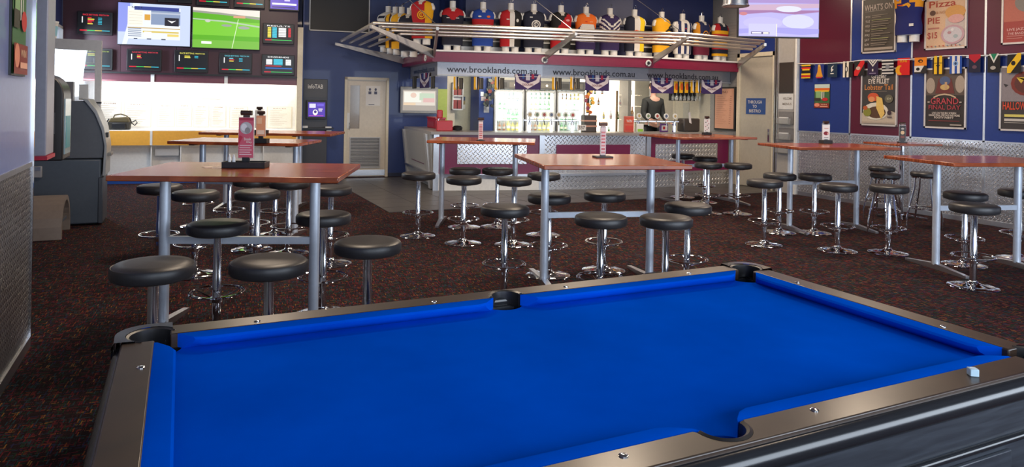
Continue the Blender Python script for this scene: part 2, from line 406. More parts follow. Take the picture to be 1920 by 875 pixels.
# frame column, door to the bistro
obj('corner_trim', MB().box(-.05, -.05, 0, -.01, .02, CEIL), whitelam, wr)
obj('column_panel', MB().box(-.52, -.012, 0, -.06, .02, CEIL), mat('grey_laminate', (.42, .40, .38), .4), wr)
for s in (-.56, -.50): obj('steel_edge', MB().box(s, -.04, 0, s + .02, .02, CEIL), brushed, wr)
bd = sempty('door_2', (XR, 9.57, 0), RA)
a0, a1 = pl(1388, 250, RW, RA)[0], pl(1450, 250, RW, RA)[0]
obj('door_frame', MB().box(a0 - .07, -.05, 0, a0, .02, 2.72).box(a1, -.05, 0, a1 + .03, .02, 2.72).box(a0 - .07, -.05, 2.64, a1 + .03, .02, 2.72), cream, bd)
obj('door_leaf', MB().box(a0 + .01, -.02, .02, a1 - .01, .02, 2.63), mat('door_beige', (.50, .46, .38), .4), bd, bevel=.004)
obj('door_handle', MB().box(a1 - .10, -.05, .95, a1 - .06, -.02, 1.2), chrome, bd)
obj('overdoor_panel', MB().box(a0 - .03, -.015, 2.72, a1 + .03, .02, 3.3), bluep, wr)
obj('wall_cladding', MB().box(-2.4, -.014, 1.0, a0 - .08, .02, CEIL), mat('grey_ribbed_cladding', (.30, .29, .28), .5), wr)
ob = MB()
for k in range(40): ob.box(-2.4, -.02, 1.05 + k * .06, a0 - .08, -.014, 1.09 + k * .06)
obj('cladding_ribs', ob, mat('grey_ribbed_cladding', (.30, .29, .28), .5), wr)

# back wall with the screens and the lit betting alcove
TP, TA = (-1.95, 14.82), rad(-5.9)
tw = sempty('wall_back', (TP[0], TP[1], 0), TA)
sP0 = pl(556, 200, TP, TA)[0]; sP1 = pl(566, 200, TP, TA)[0]
ZL = 2.06
for i, sx0 in enumerate((0, .93, 1.87, 2.80)):
    sx1 = (.93, 1.87, 2.80, sP0)[i]
    obj('wall_panel', MB().box(sx0 + .003, 0, ZL, sx1 - .003, .6, CEIL), plum, tw)
obj('ledge', MB().box(0, -.05, ZL - .02, sP0, .1, ZL + .012), black, tw)
d1, d2 = pl(286, 140, TP, TA)[0], pl(424, 140, TP, TA)[0]
for a, b in ((0, d1 - .03), (d1 + .03, d2 - .03), (d2 + .03, sP0)): obj('pelmet_panel', MB().box(a, .02, ZL - .16, b, .06, ZL - .02), mat('plum_pelmet', (.16, .05, .07), .35), tw)
for d in (d1, d2): obj('pelmet_bracket', MB().box(d - .03, 0, ZL - .16, d + .03, .06, ZL - .02), white, tw)
obj('alcove_back', MB().box(0, .5, .98, sP0, .55, ZL - .02).box(0, .06, ZL - .03, sP0, .5, ZL - .02), whitelam, tw)
obj('light_tube', MB().tube([(.15, .13, ZL - .1), (sP0 - .1, .13, ZL - .1)], .018, 8), tube_l, tw)
obj('counter_top', MB().box(0, -.02, .97, sP0, .5, 1.0), whitelam, tw)
for a, b in ((0, d1 - .02), (d1 + .02, d2 - .02), (d2 + .02, sP0)): obj('counter_fascia', MB().box(a, -.03, .72, b, -.01, .985), orange, tw)
for d in (d1, d2): obj('counter_joint', MB().box(d - .02, -.035, .72, d + .02, -.01, .985), white, tw)
obj('bench_front', MB().box(0, .12, .09, sP0, .2, .72), whitelam, tw)
for d in (.5, d1, d1 + .5, d2, d2 + .7): obj('bench_divider', MB().box(d - .01, -.0, .09, d + .01, .12, .72), whitelam, tw)
q = pbox(290, 270, 335, 285, TP, TA); obj('bench_drawer', MB().box(q[0], .04, .52, q[2], .12, .70), mat('pale_grey_laminate', (.5, .5, .5), .4), tw)
obj('plinth', MB().box(0, .06, 0, sP0, .14, .09), mat('blue_plinth', (.02, .09, .38), .35), tw)
obj('white_pillar', MB().box(sP0, -.04, 0, sP1, .6, 3.05), cream, tw)
obj('header_strip', MB().box(sP1, 0, 0, sP1 + .02, .62, CEIL), blue, tw)
area('alcove_light', (TP[0] + 2.1 * math.cos(TA), TP[1] + 2.1 * math.sin(TA) + .16, 1.93), 3.9, 17, (1, .95, .86), (TP[0] + 2.1, TP[1] + .35, .4), .1)

# blue door wall
DP, DA = (2.1, 14.95), rad(-8)
dw = sempty('wall_back_door', (DP[0], DP[1], 0), DA)
e0, e1 = pl(645, 240, DP, DA)[0], pl(728, 240, DP, DA)[0]; eT = pl(688, 145, DP, DA)[1]
sE = pl(838, 200, DP, DA)[0]
obj('wall_panel', MB().box(-.1, 0, 0, e0, .12, CEIL).box(e0, 0, eT, e1, .12, CEIL).box(e1, 0, 0, sE, .12, CEIL), blue, dw)
obj('skirting', MB().box(-.1, -.012, 0, e0, 0, .08).box(e1, -.012, 0, sE - .6, 0, .08), mat('dark_skirting', (.02, .025, .06), .4), dw)
d3 = sempty('door_1', (DP[0], DP[1], 0), DA)
obj('door_frame', MB().box(e0, -.03, 0, e0 + .055, .12, eT).box(e1 - .055, -.03, 0, e1, .12, eT).box(e0, -.03, eT - .055, e1, .12, eT), cream, d3)
lf = MB(); A, B, Z1 = e0 + .058, e1 - .058, eT - .058
v0, v1, vt, vb = pl(660, 0, DP, DA)[0], pl(678, 0, DP, DA)[0], pl(668, 160, DP, DA)[1], pl(668, 241, DP, DA)[1]
g0, g1, gt, gb = pl(657, 285, DP, DA)[0], pl(711, 285, DP, DA)[0], pl(685, 259, DP, DA)[1], pl(685, 313, DP, DA)[1]
lf.box(A, .02, .01, B, .06, gb).box(A, .02, gb, g0, .06, gt).box(g1, .02, gb, B, .06, gt).box(A, .02, gt, B, .06, vb).box(A, .02, vb, v0, .06, vt).box(v1, .02, vb, B, .06, vt).box(A, .02, vt, B, .06, Z1)
dl = obj('door_leaf', lf, mat('door_cream', (.70, .62, .50), .4), d3)
obj('pane', MB().box(v0, .035, vb, v1, .045, vt), mat('dim_glass', (.30, .25, .2), .12), d3)
obj('louvre_frame', MB().box(g0 - .02, .0, gb - .02, g0, .02, gt + .02).box(g1, .0, gb - .02, g1 + .02, .02, gt + .02).box(g0, .0, gt, g1, .02, gt + .02).box(g0, .0, gb - .02, g1, .02, gb), mat('louvre_grey', (.5, .5, .52), .4), d3)
slat = MB().prism([(.0, 0), (.03, .018), (.03, .022), (.0, .005)], g0, g1, axis='x').mesh('slat'); slat.materials.append(MATS['louvre_grey'])
ns = 20
for k in range(ns): obj('slat', slat, MATS['louvre_grey'], d3, (0, .012, gb + (gt - gb) * (k + .1) / ns))
obj('louvre_back', MB().box(g0, .05, gb, g1, .06, gt), black, d3)
obj('kick_plate', MB().box(A, .01, .03, B, .02, gb - .06), brushed, d3)
q = pbox(657, 212, 661, 241, DP, DA); obj('push_plate', MB().box(v0 - .07, .008, vb, v0 - .005, .02, vb + .33), white, d3)
obj('door_handle', MB().tube([(A + .05, -.02, 1.0), (A + .05, -.02, 1.15)], .01), chrome, d3)
q = pbox(686, 161, 713, 198, DP, DA); W_ = h('f2ece4'); K_ = h('4a4a66')
art('notice', [('r', q[0], q[1], q[2], q[3], W_)] + sc_items([('c', .28, .82, .08, .07, K_), ('c', .68, .82, .08, .07, K_), ('r', .18, .58, .38, .72, K_), ('r', .58, .58, .78, .72, K_), ('r', .2, .04, .6, .07, K_)], *q), PRINT, d3, y=.018)

# wall behind the bar and the service doorway
KP = (DP[0] + sE * math.cos(DA), DP[1] + sE * math.sin(DA)); KA = rad(-5)
kw = sempty('wall_bar', (KP[0], KP[1], 0), KA)
kL = (XR - KP[0]) / math.cos(KA)
k0, k1 = pl(866, 200, KP, KA)[0], pl(895, 200, KP, KA)[0]
obj('wall_panel', MB().box(0, .0, 0, .18, .1, CEIL), cream, kw)
obj('wall_panel', MB().box(.18, .25, 0, k1, .35, CEIL), mat('corridor_cream', (.62, .58, .42), .5), kw)
obj('wall_panel', MB().box(k1, .0, 0, kL, .12, CEIL), mat('bar_wall_cream', (.62, .58, .48), .5), kw)
obj('wall_panel', MB().box(.0, .0, 2.75, k1, .25, CEIL), blue, kw)

# ================================================================== THE BAR
def ang(a, b): return math.atan2(b[1] - a[1], b[0] - a[0])
def dist(a, b): return math.hypot(b[0] - a[0], b[1] - a[1])
def off(poly, d):
    """shift a plan polyline sideways (d>0: towards the room)"""
    out = []
    for i, p in enumerate(poly):
        a1 = ang(poly[max(i - 1, 0)], poly[max(i - 1, 0) + 1]); j = min(i, len(poly) - 2); a2 = ang(poly[j], poly[j + 1])
        n = Vector((math.sin(a1) + math.sin(a2), -math.cos(a1) - math.cos(a2))); n.normalize()
        k = max(.5, math.cos((a2 - a1) / 2)); out.append((p[0] + n.x * d / k, p[1] + n.y * d / k))
    return out
BAR = [(4.45, 14.55), (4.21, 12.11), (6.12, 11.63), (8.30, 11.30), (10.44, 11.36)]
CT = 1.08
bar = thing('bar_counter', 'long faceted bar counter with grey top, maroon and patterned metal panels', 'bar counter', (0, 0, 0))
def ribbon(poly, d0, d1, z0, z1, top_out=0):
    a, b = off(poly, d0), off(poly, d1); mb = MB(); n = len(poly)
    for i in range(n - 1):
        mb.add([(*a[i], z0), (*a[i + 1], z0), (*b[i + 1], z0), (*b[i], z0), (*a[i], z1), (*a[i + 1], z1), (*b[i + 1], z1), (*b[i], z1)],
               [(0, 3, 2, 1), (4, 5, 6, 7), (0, 1, 5, 4), (2, 3, 7, 6)] + ([(3, 0, 4, 7)] if i == 0 else []) + ([(1, 2, 6, 5)] if i == n - 2 else []))
    return mb
bartop = mat('bar_top_laminate', (.30, .28, .27), .28)
obj('counter_top', ribbon(BAR, .12, -.6, CT - .05, CT), bartop, bar)
obj('core', ribbon(BAR, -.02, -.4, .02, CT - .05), mat('bar_core', (.12, .12, .12), .6), bar)
obj('foot_ledge', ribbon(BAR, .10, 0, .27, .31), brushed, bar)
fac = []
for i in range(1, 4):
    P, Q = BAR[i], BAR[i + 1]; a = ang(P, Q); L = dist(P, Q); fac.append((P, a, L))
    rt = bpy.data.objects.new('bar_face', None); C.objects.link(rt); rt.parent = bar; rt.location = (*P, 0); rt.rotation_euler.z = a
    mag = mat('bar_magenta_panel', (.17, .010, .065), .35)
    big, small = (plate_fine, mag) if i == 2 else (mag, plate_fine)
    obj('front_panel', MB().box(.03, -.02, .31, L - .03, 0, CT - .05), big, rt)
    b = ((857, 270, 987, 307), (1042, 271, 1180, 301), (1227, 269, 1343, 300))[i - 1]; q = pbox(*b, P, a)
    obj('inset_panel', MB().box(q[0], -.035, q[1], q[2], -.02, q[3]), small, rt, bevel=.003)
    obj('kick_plate', MB().box(0, -.06, 0.01, L, 0, .27), whitelam if i == 1 else plate_fine, rt)
    obj('pillar', MB().box(-.05, -.06, .0, .05, .0, CT - .05), brushed, rt)
P, Q = BAR[0], BAR[1]; a = ang(P, Q); L = dist(P, Q)
rt = bpy.data.objects.new('bar_face', None); C.objects.link(rt); rt.parent = bar; rt.location = (*P, 0); rt.rotation_euler.z = a
lam = mat('bar_side_laminate', (.36, .34, .31), .4)
obj('front_panel', MB().add([(.0, -.02, .1), (L, -.02, .1), (L, -.12, CT - .05), (.0, -.12, CT - .05), (0, .1, .1), (L, .1, .1), (L, .1, CT - .05), (0, .1, CT - .05)], [(0, 1, 2, 3), (4, 7, 6, 5), (0, 3, 7, 4), (1, 5, 6, 2), (3, 2, 6, 7), (0, 4, 5, 1)]), lam, rt)
for s in (.02, L - .3): obj('slanted_pillar', MB().add([(s, -.06, .02), (s + .16, -.06, .02), (s + .16, -.17, CT - .05), (s, -.17, CT - .05), (s, 0, .02), (s + .16, 0, .02), (s + .16, -.05, CT - .05), (s, -.05, CT - .05)], [(0, 1, 2, 3), (4, 7, 6, 5), (0, 3, 7, 4), (1, 5, 6, 2), (3, 2, 6, 7), (0, 4, 5, 1)]), mat('pillar_grey', (.55, .54, .53), .35, .4), rt)
o = art('poster', [('r', .55, .42, 1.75, .86, h('6a3a50')), ('t', 'members', 1.1, .68, .6, .07, h('b08a98'))], PRINT, rt, (0, -.09, 0))
o.rotation_euler.x = -.08

# fascia above the bar with the printed web address
FAS = [(4.28, 14.6), (4.08, 12.0), (6.06, 11.40), (8.22, 11.02), (10.45, 11.10)]
fas = thing('bar_fascia', 'maroon band over grey lettered fascia hanging above the bar', 'fascia', (0, 0, 0))
obj('maroon_band', ribbon(FAS, 0, -.18, 2.345, 2.53), mat('band_maroon', (.22, .012, .045), .3, coat=.2), fas)
fgrey = mat('fascia_grey', (.34, .34, .36), .32, .35)
obj('lettered_panel', ribbon(BAR, .0, -.08, 2.10, 2.36), fgrey, fas)
obj('white_ledge', ribbon(FAS, .03, -.8, 2.53, 2.56), whitelam, fas)
obj('soffit', ribbon(BAR, -.0, -1.0, 2.36, 2.40), whitelam, fas)
for (x0, x1, y, i) in ((838, 1007, 130, 1), (1036, 1190, 136, 2), (1213, 1346, 142, 3)):
    P, a, L = fac[i - 1]; s0 = pl(x0, y, P, a)[0]; s1 = pl(x1, y, P, a)[0]; zc = pl((x0 + x1) / 2, y, P, a)[1]
    art('lettering', [('t', 'www.brooklands.com.au', (s0 + s1) / 2, 2.225, s1 - s0, .12, h('35333c'))], PRINT, fas, (*P, 0), a, y=-.003)
P, a = BAR[0], ang(BAR[0], BAR[1])
art('lettering', [('t', 'www.brooklands.com.au', 1.3, 2.24, 1.9, .105, h('3c4a6a'))], PRINT, fas, (*P, 0), a, y=-.003)
for px, py, i in ((799, 109, 0), (1021, 112.5, 1), (1215.5, 118.5, 2)):
    P, Q = FAS[i], FAS[i + 1]; a = ang(P, Q); s, z = pl(px, py, P, a)
    rt = obj('spot_ring', MB().tube([(s + .048 * math.cos(k * PI / 8), -.012, z + .048 * math.sin(k * PI / 8)) for k in range(16)], .016, 6, True), white, fas, (*P, 0), a)
    obj('lens', MB().prism([(s + .036 * math.cos(k * PI / 8), z + .036 * math.sin(k * PI / 8)) for k in range(16)], -.012, 0, axis='y'), black, rt)
struct('wall_above_bar', ribbon(FAS, -.8, -.95, 2.4, CEIL), mat('bulkhead_blue', (.02, .03, .11), .45))

# canopy of steel tubes
can = thing('tube_canopy', 'steel canopy of parallel tubes on fin brackets above the bar', 'canopy', (0, 0, 0))
OUT = [(2.92, 14.35), (2.68, 10.66), (3.6, 10.39), (5.76, 9.88), (7.6, 9.34), (9.55, 9.55)]
INN = [(4.28, 14.5), (4.08, 12.0), (4.10, 11.98), (6.06, 11.40), (8.22, 11.02), (10.40, 11.08)]
ZO, ZI = 2.79, 2.58
for t in (0, .13, .28, .42):
    pts = [(o_[0] * (1 - t) + i_[0] * t, o_[1] * (1 - t) + i_[1] * t, ZO * (1 - t) + ZI * t + .03) for o_, i_ in zip(OUT, INN)]
    obj('canopy_tube', MB().tube(pts, .024 if t else .032, 8), tubem, can)
for i, (o_, i_) in enumerate(zip(OUT, INN)):
    d = Vector((o_[0] - i_[0], o_[1] - i_[1])); d.normalize(); n = Vector((-d.y, d.x)) * .02
    e = (o_[0] + d.x * .12, o_[1] + d.y * .12)
    z0, z1 = ZI - .02, ZO - .01; th = .15 if i < 2 else .13
    vs = []
    for (p, z, t) in ((i_, z0, th), (e, z1, .05)):
        for sg in (-1, 1):
            for zz in (z - t, z): vs.append((p[0] + n.x * sg, p[1] + n.y * sg, zz))
    obj('fin_bracket', MB().add(vs, [(0, 1, 3, 2), (4, 6, 7, 5), (0, 4, 5, 1), (2, 3, 7, 6), (1, 5, 7, 3), (0, 2, 6, 4)]), canm if i not in (0, 1) else mat('canopy_white_fin', (.72, .71, .69), .35, .3), can)
for p in (OUT[2], OUT[3], OUT[4]):
    obj('stay_cable', MB().tube([(p[0], p[1], ZO + .03), (p[0] - .9, p[1] + 1.6, 4.15)], .006, 5), brushed, can)

# ---- flags hanging under the fascia
PUR, NAV, YEL, WHT, RED, BLK = h('3a2166'), h('14182e'), h('f0b416'), h('e9e4e0'), h('c3151f'), h('17151a')
bun = thing('flag_string', 'string of purple and white flags under the lettered fascia', 'bunting', (0, 0, 0))
def hang(x0, y0, x1, y1, i, items, name='flag', lab=None):
    P, a = BAR[i], ang(BAR[i], BAR[i + 1]); q = pbox(x0, y0, x1, y1, P, a)
    o = art(name, sc_items([('r', 0, 0, 1, 1, items[0])] + items[1], *q), FLAG, bun, (*P, 0), a, y=-.03)
    if lab: o['label'] = lab
for k in range(1, 4):
    P, a, L = fac[k - 1]
    obj('string', MB().tube([(P[0] + math.cos(a) * s + .03 * math.sin(a), P[1] + math.sin(a) * s - .03 * math.cos(a), 2.12) for s in (0, L)], .006, 5), white, bun)
dock = (h('3b2560'), [('p', [(0, .98), (.08, .98), (.18, .62), (.5, .40), (.82, .62), (.92, .98), (1, .98), (.95, .5), (.5, .05), (.05, .5)], h('e4d8da')), ('r', .42, .60, .58, 1, h('c9c6d2')), ('r', .28, .7, .36, 1, h('2a5aa0')), ('r', .64, .7, .74, 1, h('b23150')), ('t', 'DOCKERS', .5, .33, .42, .13, h('7a2540'))])
for b, i in (((965, 139, 1013, 168), 1), ((1096, 141, 1141, 170), 2), ((1219, 146, 1261, 175), 3), ((1313, 150, 1352, 176), 3)): hang(*b, i, dock)
hang(790, 137, 808, 165, 0, dock)
ystr = (YEL, [('p', [(.55, 1), (1, 1), (.9, 0), (.6, 0)], NAV), ('p', [(.4, 1), (.6, 1), (.65, 0), (.4, .2)], WHT)])
dstr = (h('2c2926'), [('r', .15, .05, .3, .95, h('8f8778')), ('r', .55, .05, .7, .95, h('6b6458'))])
for x, i in ((850, 1), (888, 1), (927, 1), (1034, 2), (1068, 2)): hang(x, 144, x + 9, 168, i, ystr); hang(x + 10, 146, x + 18, 167, i, dstr)
for x in (1262, 1272, 1282, 1293, 1303): hang(x, 151, x + 9, 174, 3, ystr if (x % 2) else (YEL, [('c', .5, .5, .3, .3, h('d85a10')), ('r', .7, 0, 1, 1, BLK)]))
for x in (776, 811): hang(x, 143, x + 8, 166, 0, dstr)

# ---- back bar: fridges
FD = .62
def kpt(s, d, z=0): return (KP[0] + s * math.cos(KA) + d * math.sin(KA), KP[1] + s * math.sin(KA) - d * math.cos(KA), z)
FPp = kpt(0, FD)[:2]
fridge_body = mat('fridge_grey', (.45, .44, .42), .35, .3)
fridge_in = mat('fridge_interior', (.85, .9, .86), .5)
BOT = {}
def bottle(kind, col, capc, hh, r, neck=True):
    m = mat('bottle_' + kind, col, .12, coat=.4)
    prof = [(r * .9, 0), (r, .01), (r, hh * .55), (r * .42, hh * .72), (r * .36, hh * .96)] if neck else [(r * .95, 0), (r, .006), (r, hh * .9), (r * .8, hh * .97)]
    t = thing('bottle', 'x', 'bottle', (0, 0, -50)); obj('glass_body', MB().lathe(prof, n=10), m, t)
    obj('cap', MB().lathe([(r * .4 if neck else r * .8, hh * .93), (r * .4 if neck else r * .8, hh), (0, hh)], n=8), mat('cap_' + kind, capc, .4), t)
    z = hh * .3
    obj('paper_label', MB().lathe([(r * 1.03, z - hh * .12), (r * 1.03, z + hh * .12)], n=10), mat('label_' + kind, tuple(min(1, c * .5 + .4) for c in capc), .5), t)
    BOT[kind] = [t, False]; return t
bottle('green', (.04, .22, .06), (.7, .6, .2), .25, .032); bottle('amber', (.30, .11, .02), (.1, .1, .1), .25, .032)
bottle('clear', (.55, .66, .66), (.2, .25, .5), .25, .032); bottle('yellow', (.75, .62, .10), (.6, .6, .55), .24, .034)
bottle('spirit', (.55, .24, .05), (.45, .08, .05), .30, .04); bottle('white', (.75, .74, .70), (.55, .1, .1), .28, .038)
def put_bottle(kind, p, label, group, sc=None):
    t, used = BOT[kind]
    if not used: BOT[kind][1] = True; t.location = p; t['label'] = label; t['group'] = group; return t
    return dup(t, p, 0, label, group, sc)
wheres = ['left fridge behind the bar', 'middle fridge behind the bar', 'right fridge behind the bar']
lev = {0: 'level with the bar top', 1: 'above the lowest lit shelf', 2: 'at middle height', 3: 'on the top lit shelf'}
for n, (x0, x1) in enumerate(((926, 982), (985, 1041), (1044, 1096))):
    s0 = pl(x0, 200, FPp, KA)[0]; s1 = pl(x1, 200, FPp, KA)[0]; Wd = s1 - s0
    f = thing('drinks_fridge', ('glass-door drinks fridge behind the bar, nearest the blue post', 'glass-door drinks fridge behind the bar, in the middle of the three', 'glass-door drinks fridge behind the bar, beside the glowing spirits shelves')[n], 'fridge', kpt(s0, FD), KA, 'drinks fridges behind the bar')
    obj('cabinet', MB().box(0, 0, 0, .03, FD - .02, 2.05).box(Wd - .03, 0, 0, Wd, FD - .02, 2.05).box(0, FD - .06, 0, Wd, FD - .02, 2.05).box(0, 0, 0, Wd, FD - .02, .15), fridge_body, f)
    obj('liner', MB().box(.03, .40, .15, Wd - .03, .42, 1.9).box(.03, .02, .15, .04, .4, 1.9).box(Wd - .04, .02, .15, Wd - .03, .4, 1.9), fridge_in, f)
    obj('top_grille', MB().box(0, -.01, 1.92, Wd, FD - .02, 2.12), mat('fridge_header', (.06, .055, .05), .4), f)
    art('header_print', [('r', .06, 1.96, Wd * .42, 2.07, h('2a2622')), ('r', Wd * .5, 1.96, Wd - .06, 2.07, h('6a6458')), ('c', Wd * .7, 2.015, .03, .03, WHT)], PRINT, f, y=-.012)
    obj('light_tube', MB().tube([(.07, .05, .3), (.07, .05, 1.85)], .013, 6).tube([(Wd - .07, .05, .3), (Wd - .07, .05, 1.85)], .013, 6), tube_l, f)
    dr = obj('door', MB().box(0, -.03, .12, .035, 0, 1.9).box(Wd - .035, -.03, .12, Wd, 0, 1.9).box(0, -.03, .12, Wd, 0, .18).box(0, -.03, 1.86, Wd, 0, 1.9), fridge_body, f)
    obj('pane', MB().box(.035, -.018, .18, Wd - .035, -.012, 1.86), glass, dr)
    obj('handle', MB().tube([(Wd - .02, -.05, .9), (Wd - .02, -.05, 1.3)], .01, 6), brushed, dr)
    c = kpt(s0 + Wd / 2, FD - .12, 1.55); area('fridge_light', c, Wd * .7, 9, (.95, 1, .96), kpt(s0 + Wd / 2, 0, 1.3), .8)
    for lv in range(4):
        z = 1.02 + lv * .235
        obj('shelf', MB().box(.045, .06, z - .012, Wd - .045, .38, z), fridge_body, f)
        kinds = random.choice((['green'], ['amber', 'yellow'], ['clear'], ['green', 'clear'], ['yellow', 'green']))
        for q in range(6):
            kd = kinds[q // 3 % len(kinds)]
            if lv and random.random() < .12: continue
            p = kpt(s0 + .09 + (Wd - .18) * q / 5, FD - .16 - .0, z)
            put_bottle(kd, p, '%s bottle in the %s, %s' % (kd, wheres[n], lev[lv]), '%s bottles in the %s, %s' % (kd, wheres[n], lev[lv]), (.9, .9, .8))

# lit spirits shelves
s0, s1 = pl(1107, 200, FPp, KA)[0], pl(1213, 200, FPp, KA)[0]; Wd = s1 - s0
lit = mat('backlit_panel', (1, .90, .74), emit=1.4)
t = thing('spirits_shelf', 'glowing white backlit shelf unit of spirits behind the bar', 'shelf', kpt(s0, .45), KA)
obj('backlit_back', MB().box(0, .40, .9, Wd, .43, 2.2), lit, t)
obj('cabinet', MB().box(0, 0, 0, Wd, .4, .9), whitelam, t)
pm = pl(1186, 200, FPp, KA)[0] - s0
obj('post', MB().box(pm - .04, -.03, .9, pm + .04, .4, 2.2), mat('post_grey', (.35, .33, .3), .4), t)
sh = [1.28, 1.60, 1.86]
for z in sh: obj('shelf', MB().box(0, .08, z - .015, Wd, .4, z), glass, t)
obj('pole', MB().box(Wd * .54, .05, .9, Wd * .54 + .03, .1, 1.95), mat('bronze_pole', (.18, .11, .05), .4, .4), t)
for r, z in enumerate([.92] + sh):
    for q in range(7):
        if (q * 5 + r * 3) % 4 == 0: continue
        kd = ('spirit', 'white', 'amber', 'yellow', 'green')[(q * 3 + r * 2) % 5]
        s = s0 + .12 + (Wd - .24) * (q + .25 * (r % 3)) / 6.5
        if abs(s - s0 - pm) < .07 or abs(s - s0 - Wd * .56) < .06: continue
        w_ = ('behind the bar top', 'on the lowest glass shelf', 'on the middle glass shelf', 'on the top glass shelf')[r]
        put_bottle(kd, kpt(s, .45 - .22, z), '%s spirits bottle %s of the glowing unit' % (kd, w_), '%s spirits bottles %s' % (kd, w_), (.75, .75, .72))
s2, s3 = pl(1216, 200, KP, KA)[0], (XR - .06 - KP[0]) / math.cos(KA)
t = thing('light_box', 'bright backlit wall panel behind the bar, right of the spirits', 'light box', kpt(s2, .1), KA)
obj('panel', MB().box(0, 0, 1.0, s3 - s2, .03, 2.25), lit, t); obj('rim', MB().box(-.02, .01, .98, s3 - s2 + .02, .06, 2.27), white, t)
# blue post with notices, cream side door, glass rack
s4, s5 = pl(898, 200, FPp, KA)[0], pl(925, 200, FPp, KA)[0]
obj('bar_post', MB().box(s4, -FD, 0, s5, 0, 2.75), blue, kw)
for b, c in (((901, 172, 907, 180), 'e0e6ee'), ((902, 181, 911, 189), 'd8c8c8'), ((907, 196, 917, 211), 'b9b9bc')):
    q = pbox(*b, FPp, KA); art('notice', [('r', *q, h(c))], PRINT, kw, y=-FD - .004)
s6, s7 = pl(1266, 200, RW, RA)[0], pl(1309, 200, RW, RA)[0]
d4 = sempty('door_3', (*RW, 0), RA)
obj('door_leaf', MB().box(s6, -.0, 0, s7, .02, 2.0), cream, d4, bevel=.004)
obj('door_frame', MB().box(s6 - .05, -.02, 0, s6, .02, 2.06).box(s7, -.02, 0, s7 + .05, .02, 2.06).box(s6 - .05, -.02, 2.0, s7 + .05, .02, 2.06), cream, d4)
obj('raised_panel', MB().box(s6 + .3, -.012, 1.0, s7 - .3, .0, 1.7), mat('door_cream2', (.62, .58, .48), .4), d4, bevel=.005)
gx0, gx1 = 1262, 1312
P, a = off(BAR, -.9)[3], fac[2][1]
u0, u1 = pl(gx0, 185, P, a)[0], pl(gx1, 185, P, a)[0]; zr = pl(1287, 172, P, a)[1]
rk = thing('glass_rack', 'black hanging rack of upside-down wine glasses over the bar', 'rack', (*P, 0), a)
obj('rack_frame', MB().box(u0, -.12, zr, u1, .12, zr + .03).box(u0, .13, zr - .2, u1, .15, zr + .12), black, rk)
obj('hanger_rods', MB().tube([(u0 + .05, 0, zr), (u0 + .05, 0, 2.36)], .008, 5).tube([(u1 - .05, 0, zr), (u1 - .05, 0, 2.36)], .008, 5), black, rk)
gm = mat('wine_glass', (.8, .82, .8), .05, trans=.8, alpha=.6)
gl = obj('wine_glass', MB().lathe([(.035, 0), (.004, -.01), (.004, -.07), (.03, -.10), (.036, -.14), (.028, -.19)], n=10), gm); tag(gl, 'wine glass hanging upside down in the black rack', 'glass', 'wine glasses in the hanging rack')
for r in range(2):
    for k in range(7):
        g = gl if (r == 0 and k == 0) else gl.copy()
        if g is not gl: C.objects.link(g)
        s = u0 + .05 + (u1 - u0 - .1) * k / 6; d = -.06 + .12 * r
        g.location = (P[0] + s * math.cos(a) - d * math.sin(a), P[1] + s * math.sin(a) + d * math.cos(a), zr)

# ---- things standing on the bar top
def onbar(i, px, py, back=.25, z=CT):
    P, a = off(BAR, -back)[i], ang(BAR[i], BAR[i + 1]); s = pl(px, py, P, a)[0]; return (P[0] + s * math.cos(a), P[1] + s * math.sin(a), z), a
def tapfont(x0, x1, i, n, lab):
    p0, a = onbar(i, x0, 220, .3); p1, _ = onbar(i, x1, 220, .3); L = dist(p0, p1)
    t = thing('beer_tap_font', lab, 'beer tap', p0, a)
    obj('rail', MB().tube([(0, 0, .22), (L, 0, .22)], .022, 8), chrome, t)
    for s in (.1, L - .1): obj('post', MB().box(s - .025, -.025, 0, s + .025, .025, .22), chrome, t)
    for k in range(n):
        s = .1 + (L - .2) * k / (n - 1)
        hd = obj('tap', MB().tube([(s, -.02, .22), (s, -.07, .20), (s, -.08, .13)], .010, 6).tube([(s, -.03, .24), (s, -.035, .30)], .008, 6), chrome, t)
        obj('badge', MB().prism([(s + .052 * math.cos(q * PI / 8), .33 + .056 * math.sin(q * PI / 8)) for q in range(16)], -.05, -.03, axis='y'), white, hd)
        obj('badge_print', art_mb([('c', s, .33, .028, .032, [h('c9b27a'), h('7a8f6a'), h('b24a3a'), h('5a6a8a')][k % 4])], -.051), PRINT, hd, smooth=False)
tapfont(983, 1082, 1, 7, 'chrome beer tap rail with seven round badges in front of the fridges')
tapfont(1188, 1272, 2, 5, 'chrome beer tap rail with round badges in front of the dark-clad bartender')
def boxthing(name, lab, cat, b, i, m, back=.25, d=.2, extra=None, z=CT, bev=.01):
    P, a = off(BAR, -back)[i], ang(BAR[i], BAR[i + 1]); q = pbox(*b, P, a); t = thing(name, lab, cat, (P[0] + q[0] * math.cos(a), P[1] + q[0] * math.sin(a), z), a)
    W, Hh = q[2] - q[0], q[3] - z
    obj('body', MB().box(0, 0, 0, W, d, Hh), m, t, bevel=bev)
    if extra: extra(t, W, Hh, d)
    return t
redp = mat('red_plastic', (.55, .02, .03), .35)
def ex(t, W, Hh, d):
    obj('lid', MB().box(-.01, -.01, Hh, W + .01, d + .01, Hh + .03), redp, t); art('print', [('r', .1 * W, Hh * .2, .8 * W, Hh * .7, h('c24450'))], PRINT, t, y=-.002)
boxthing('charity_box', 'red donation box on the left end of the bar', 'box', (801, 222, 817, 239), 0, redp, .3, extra=ex)
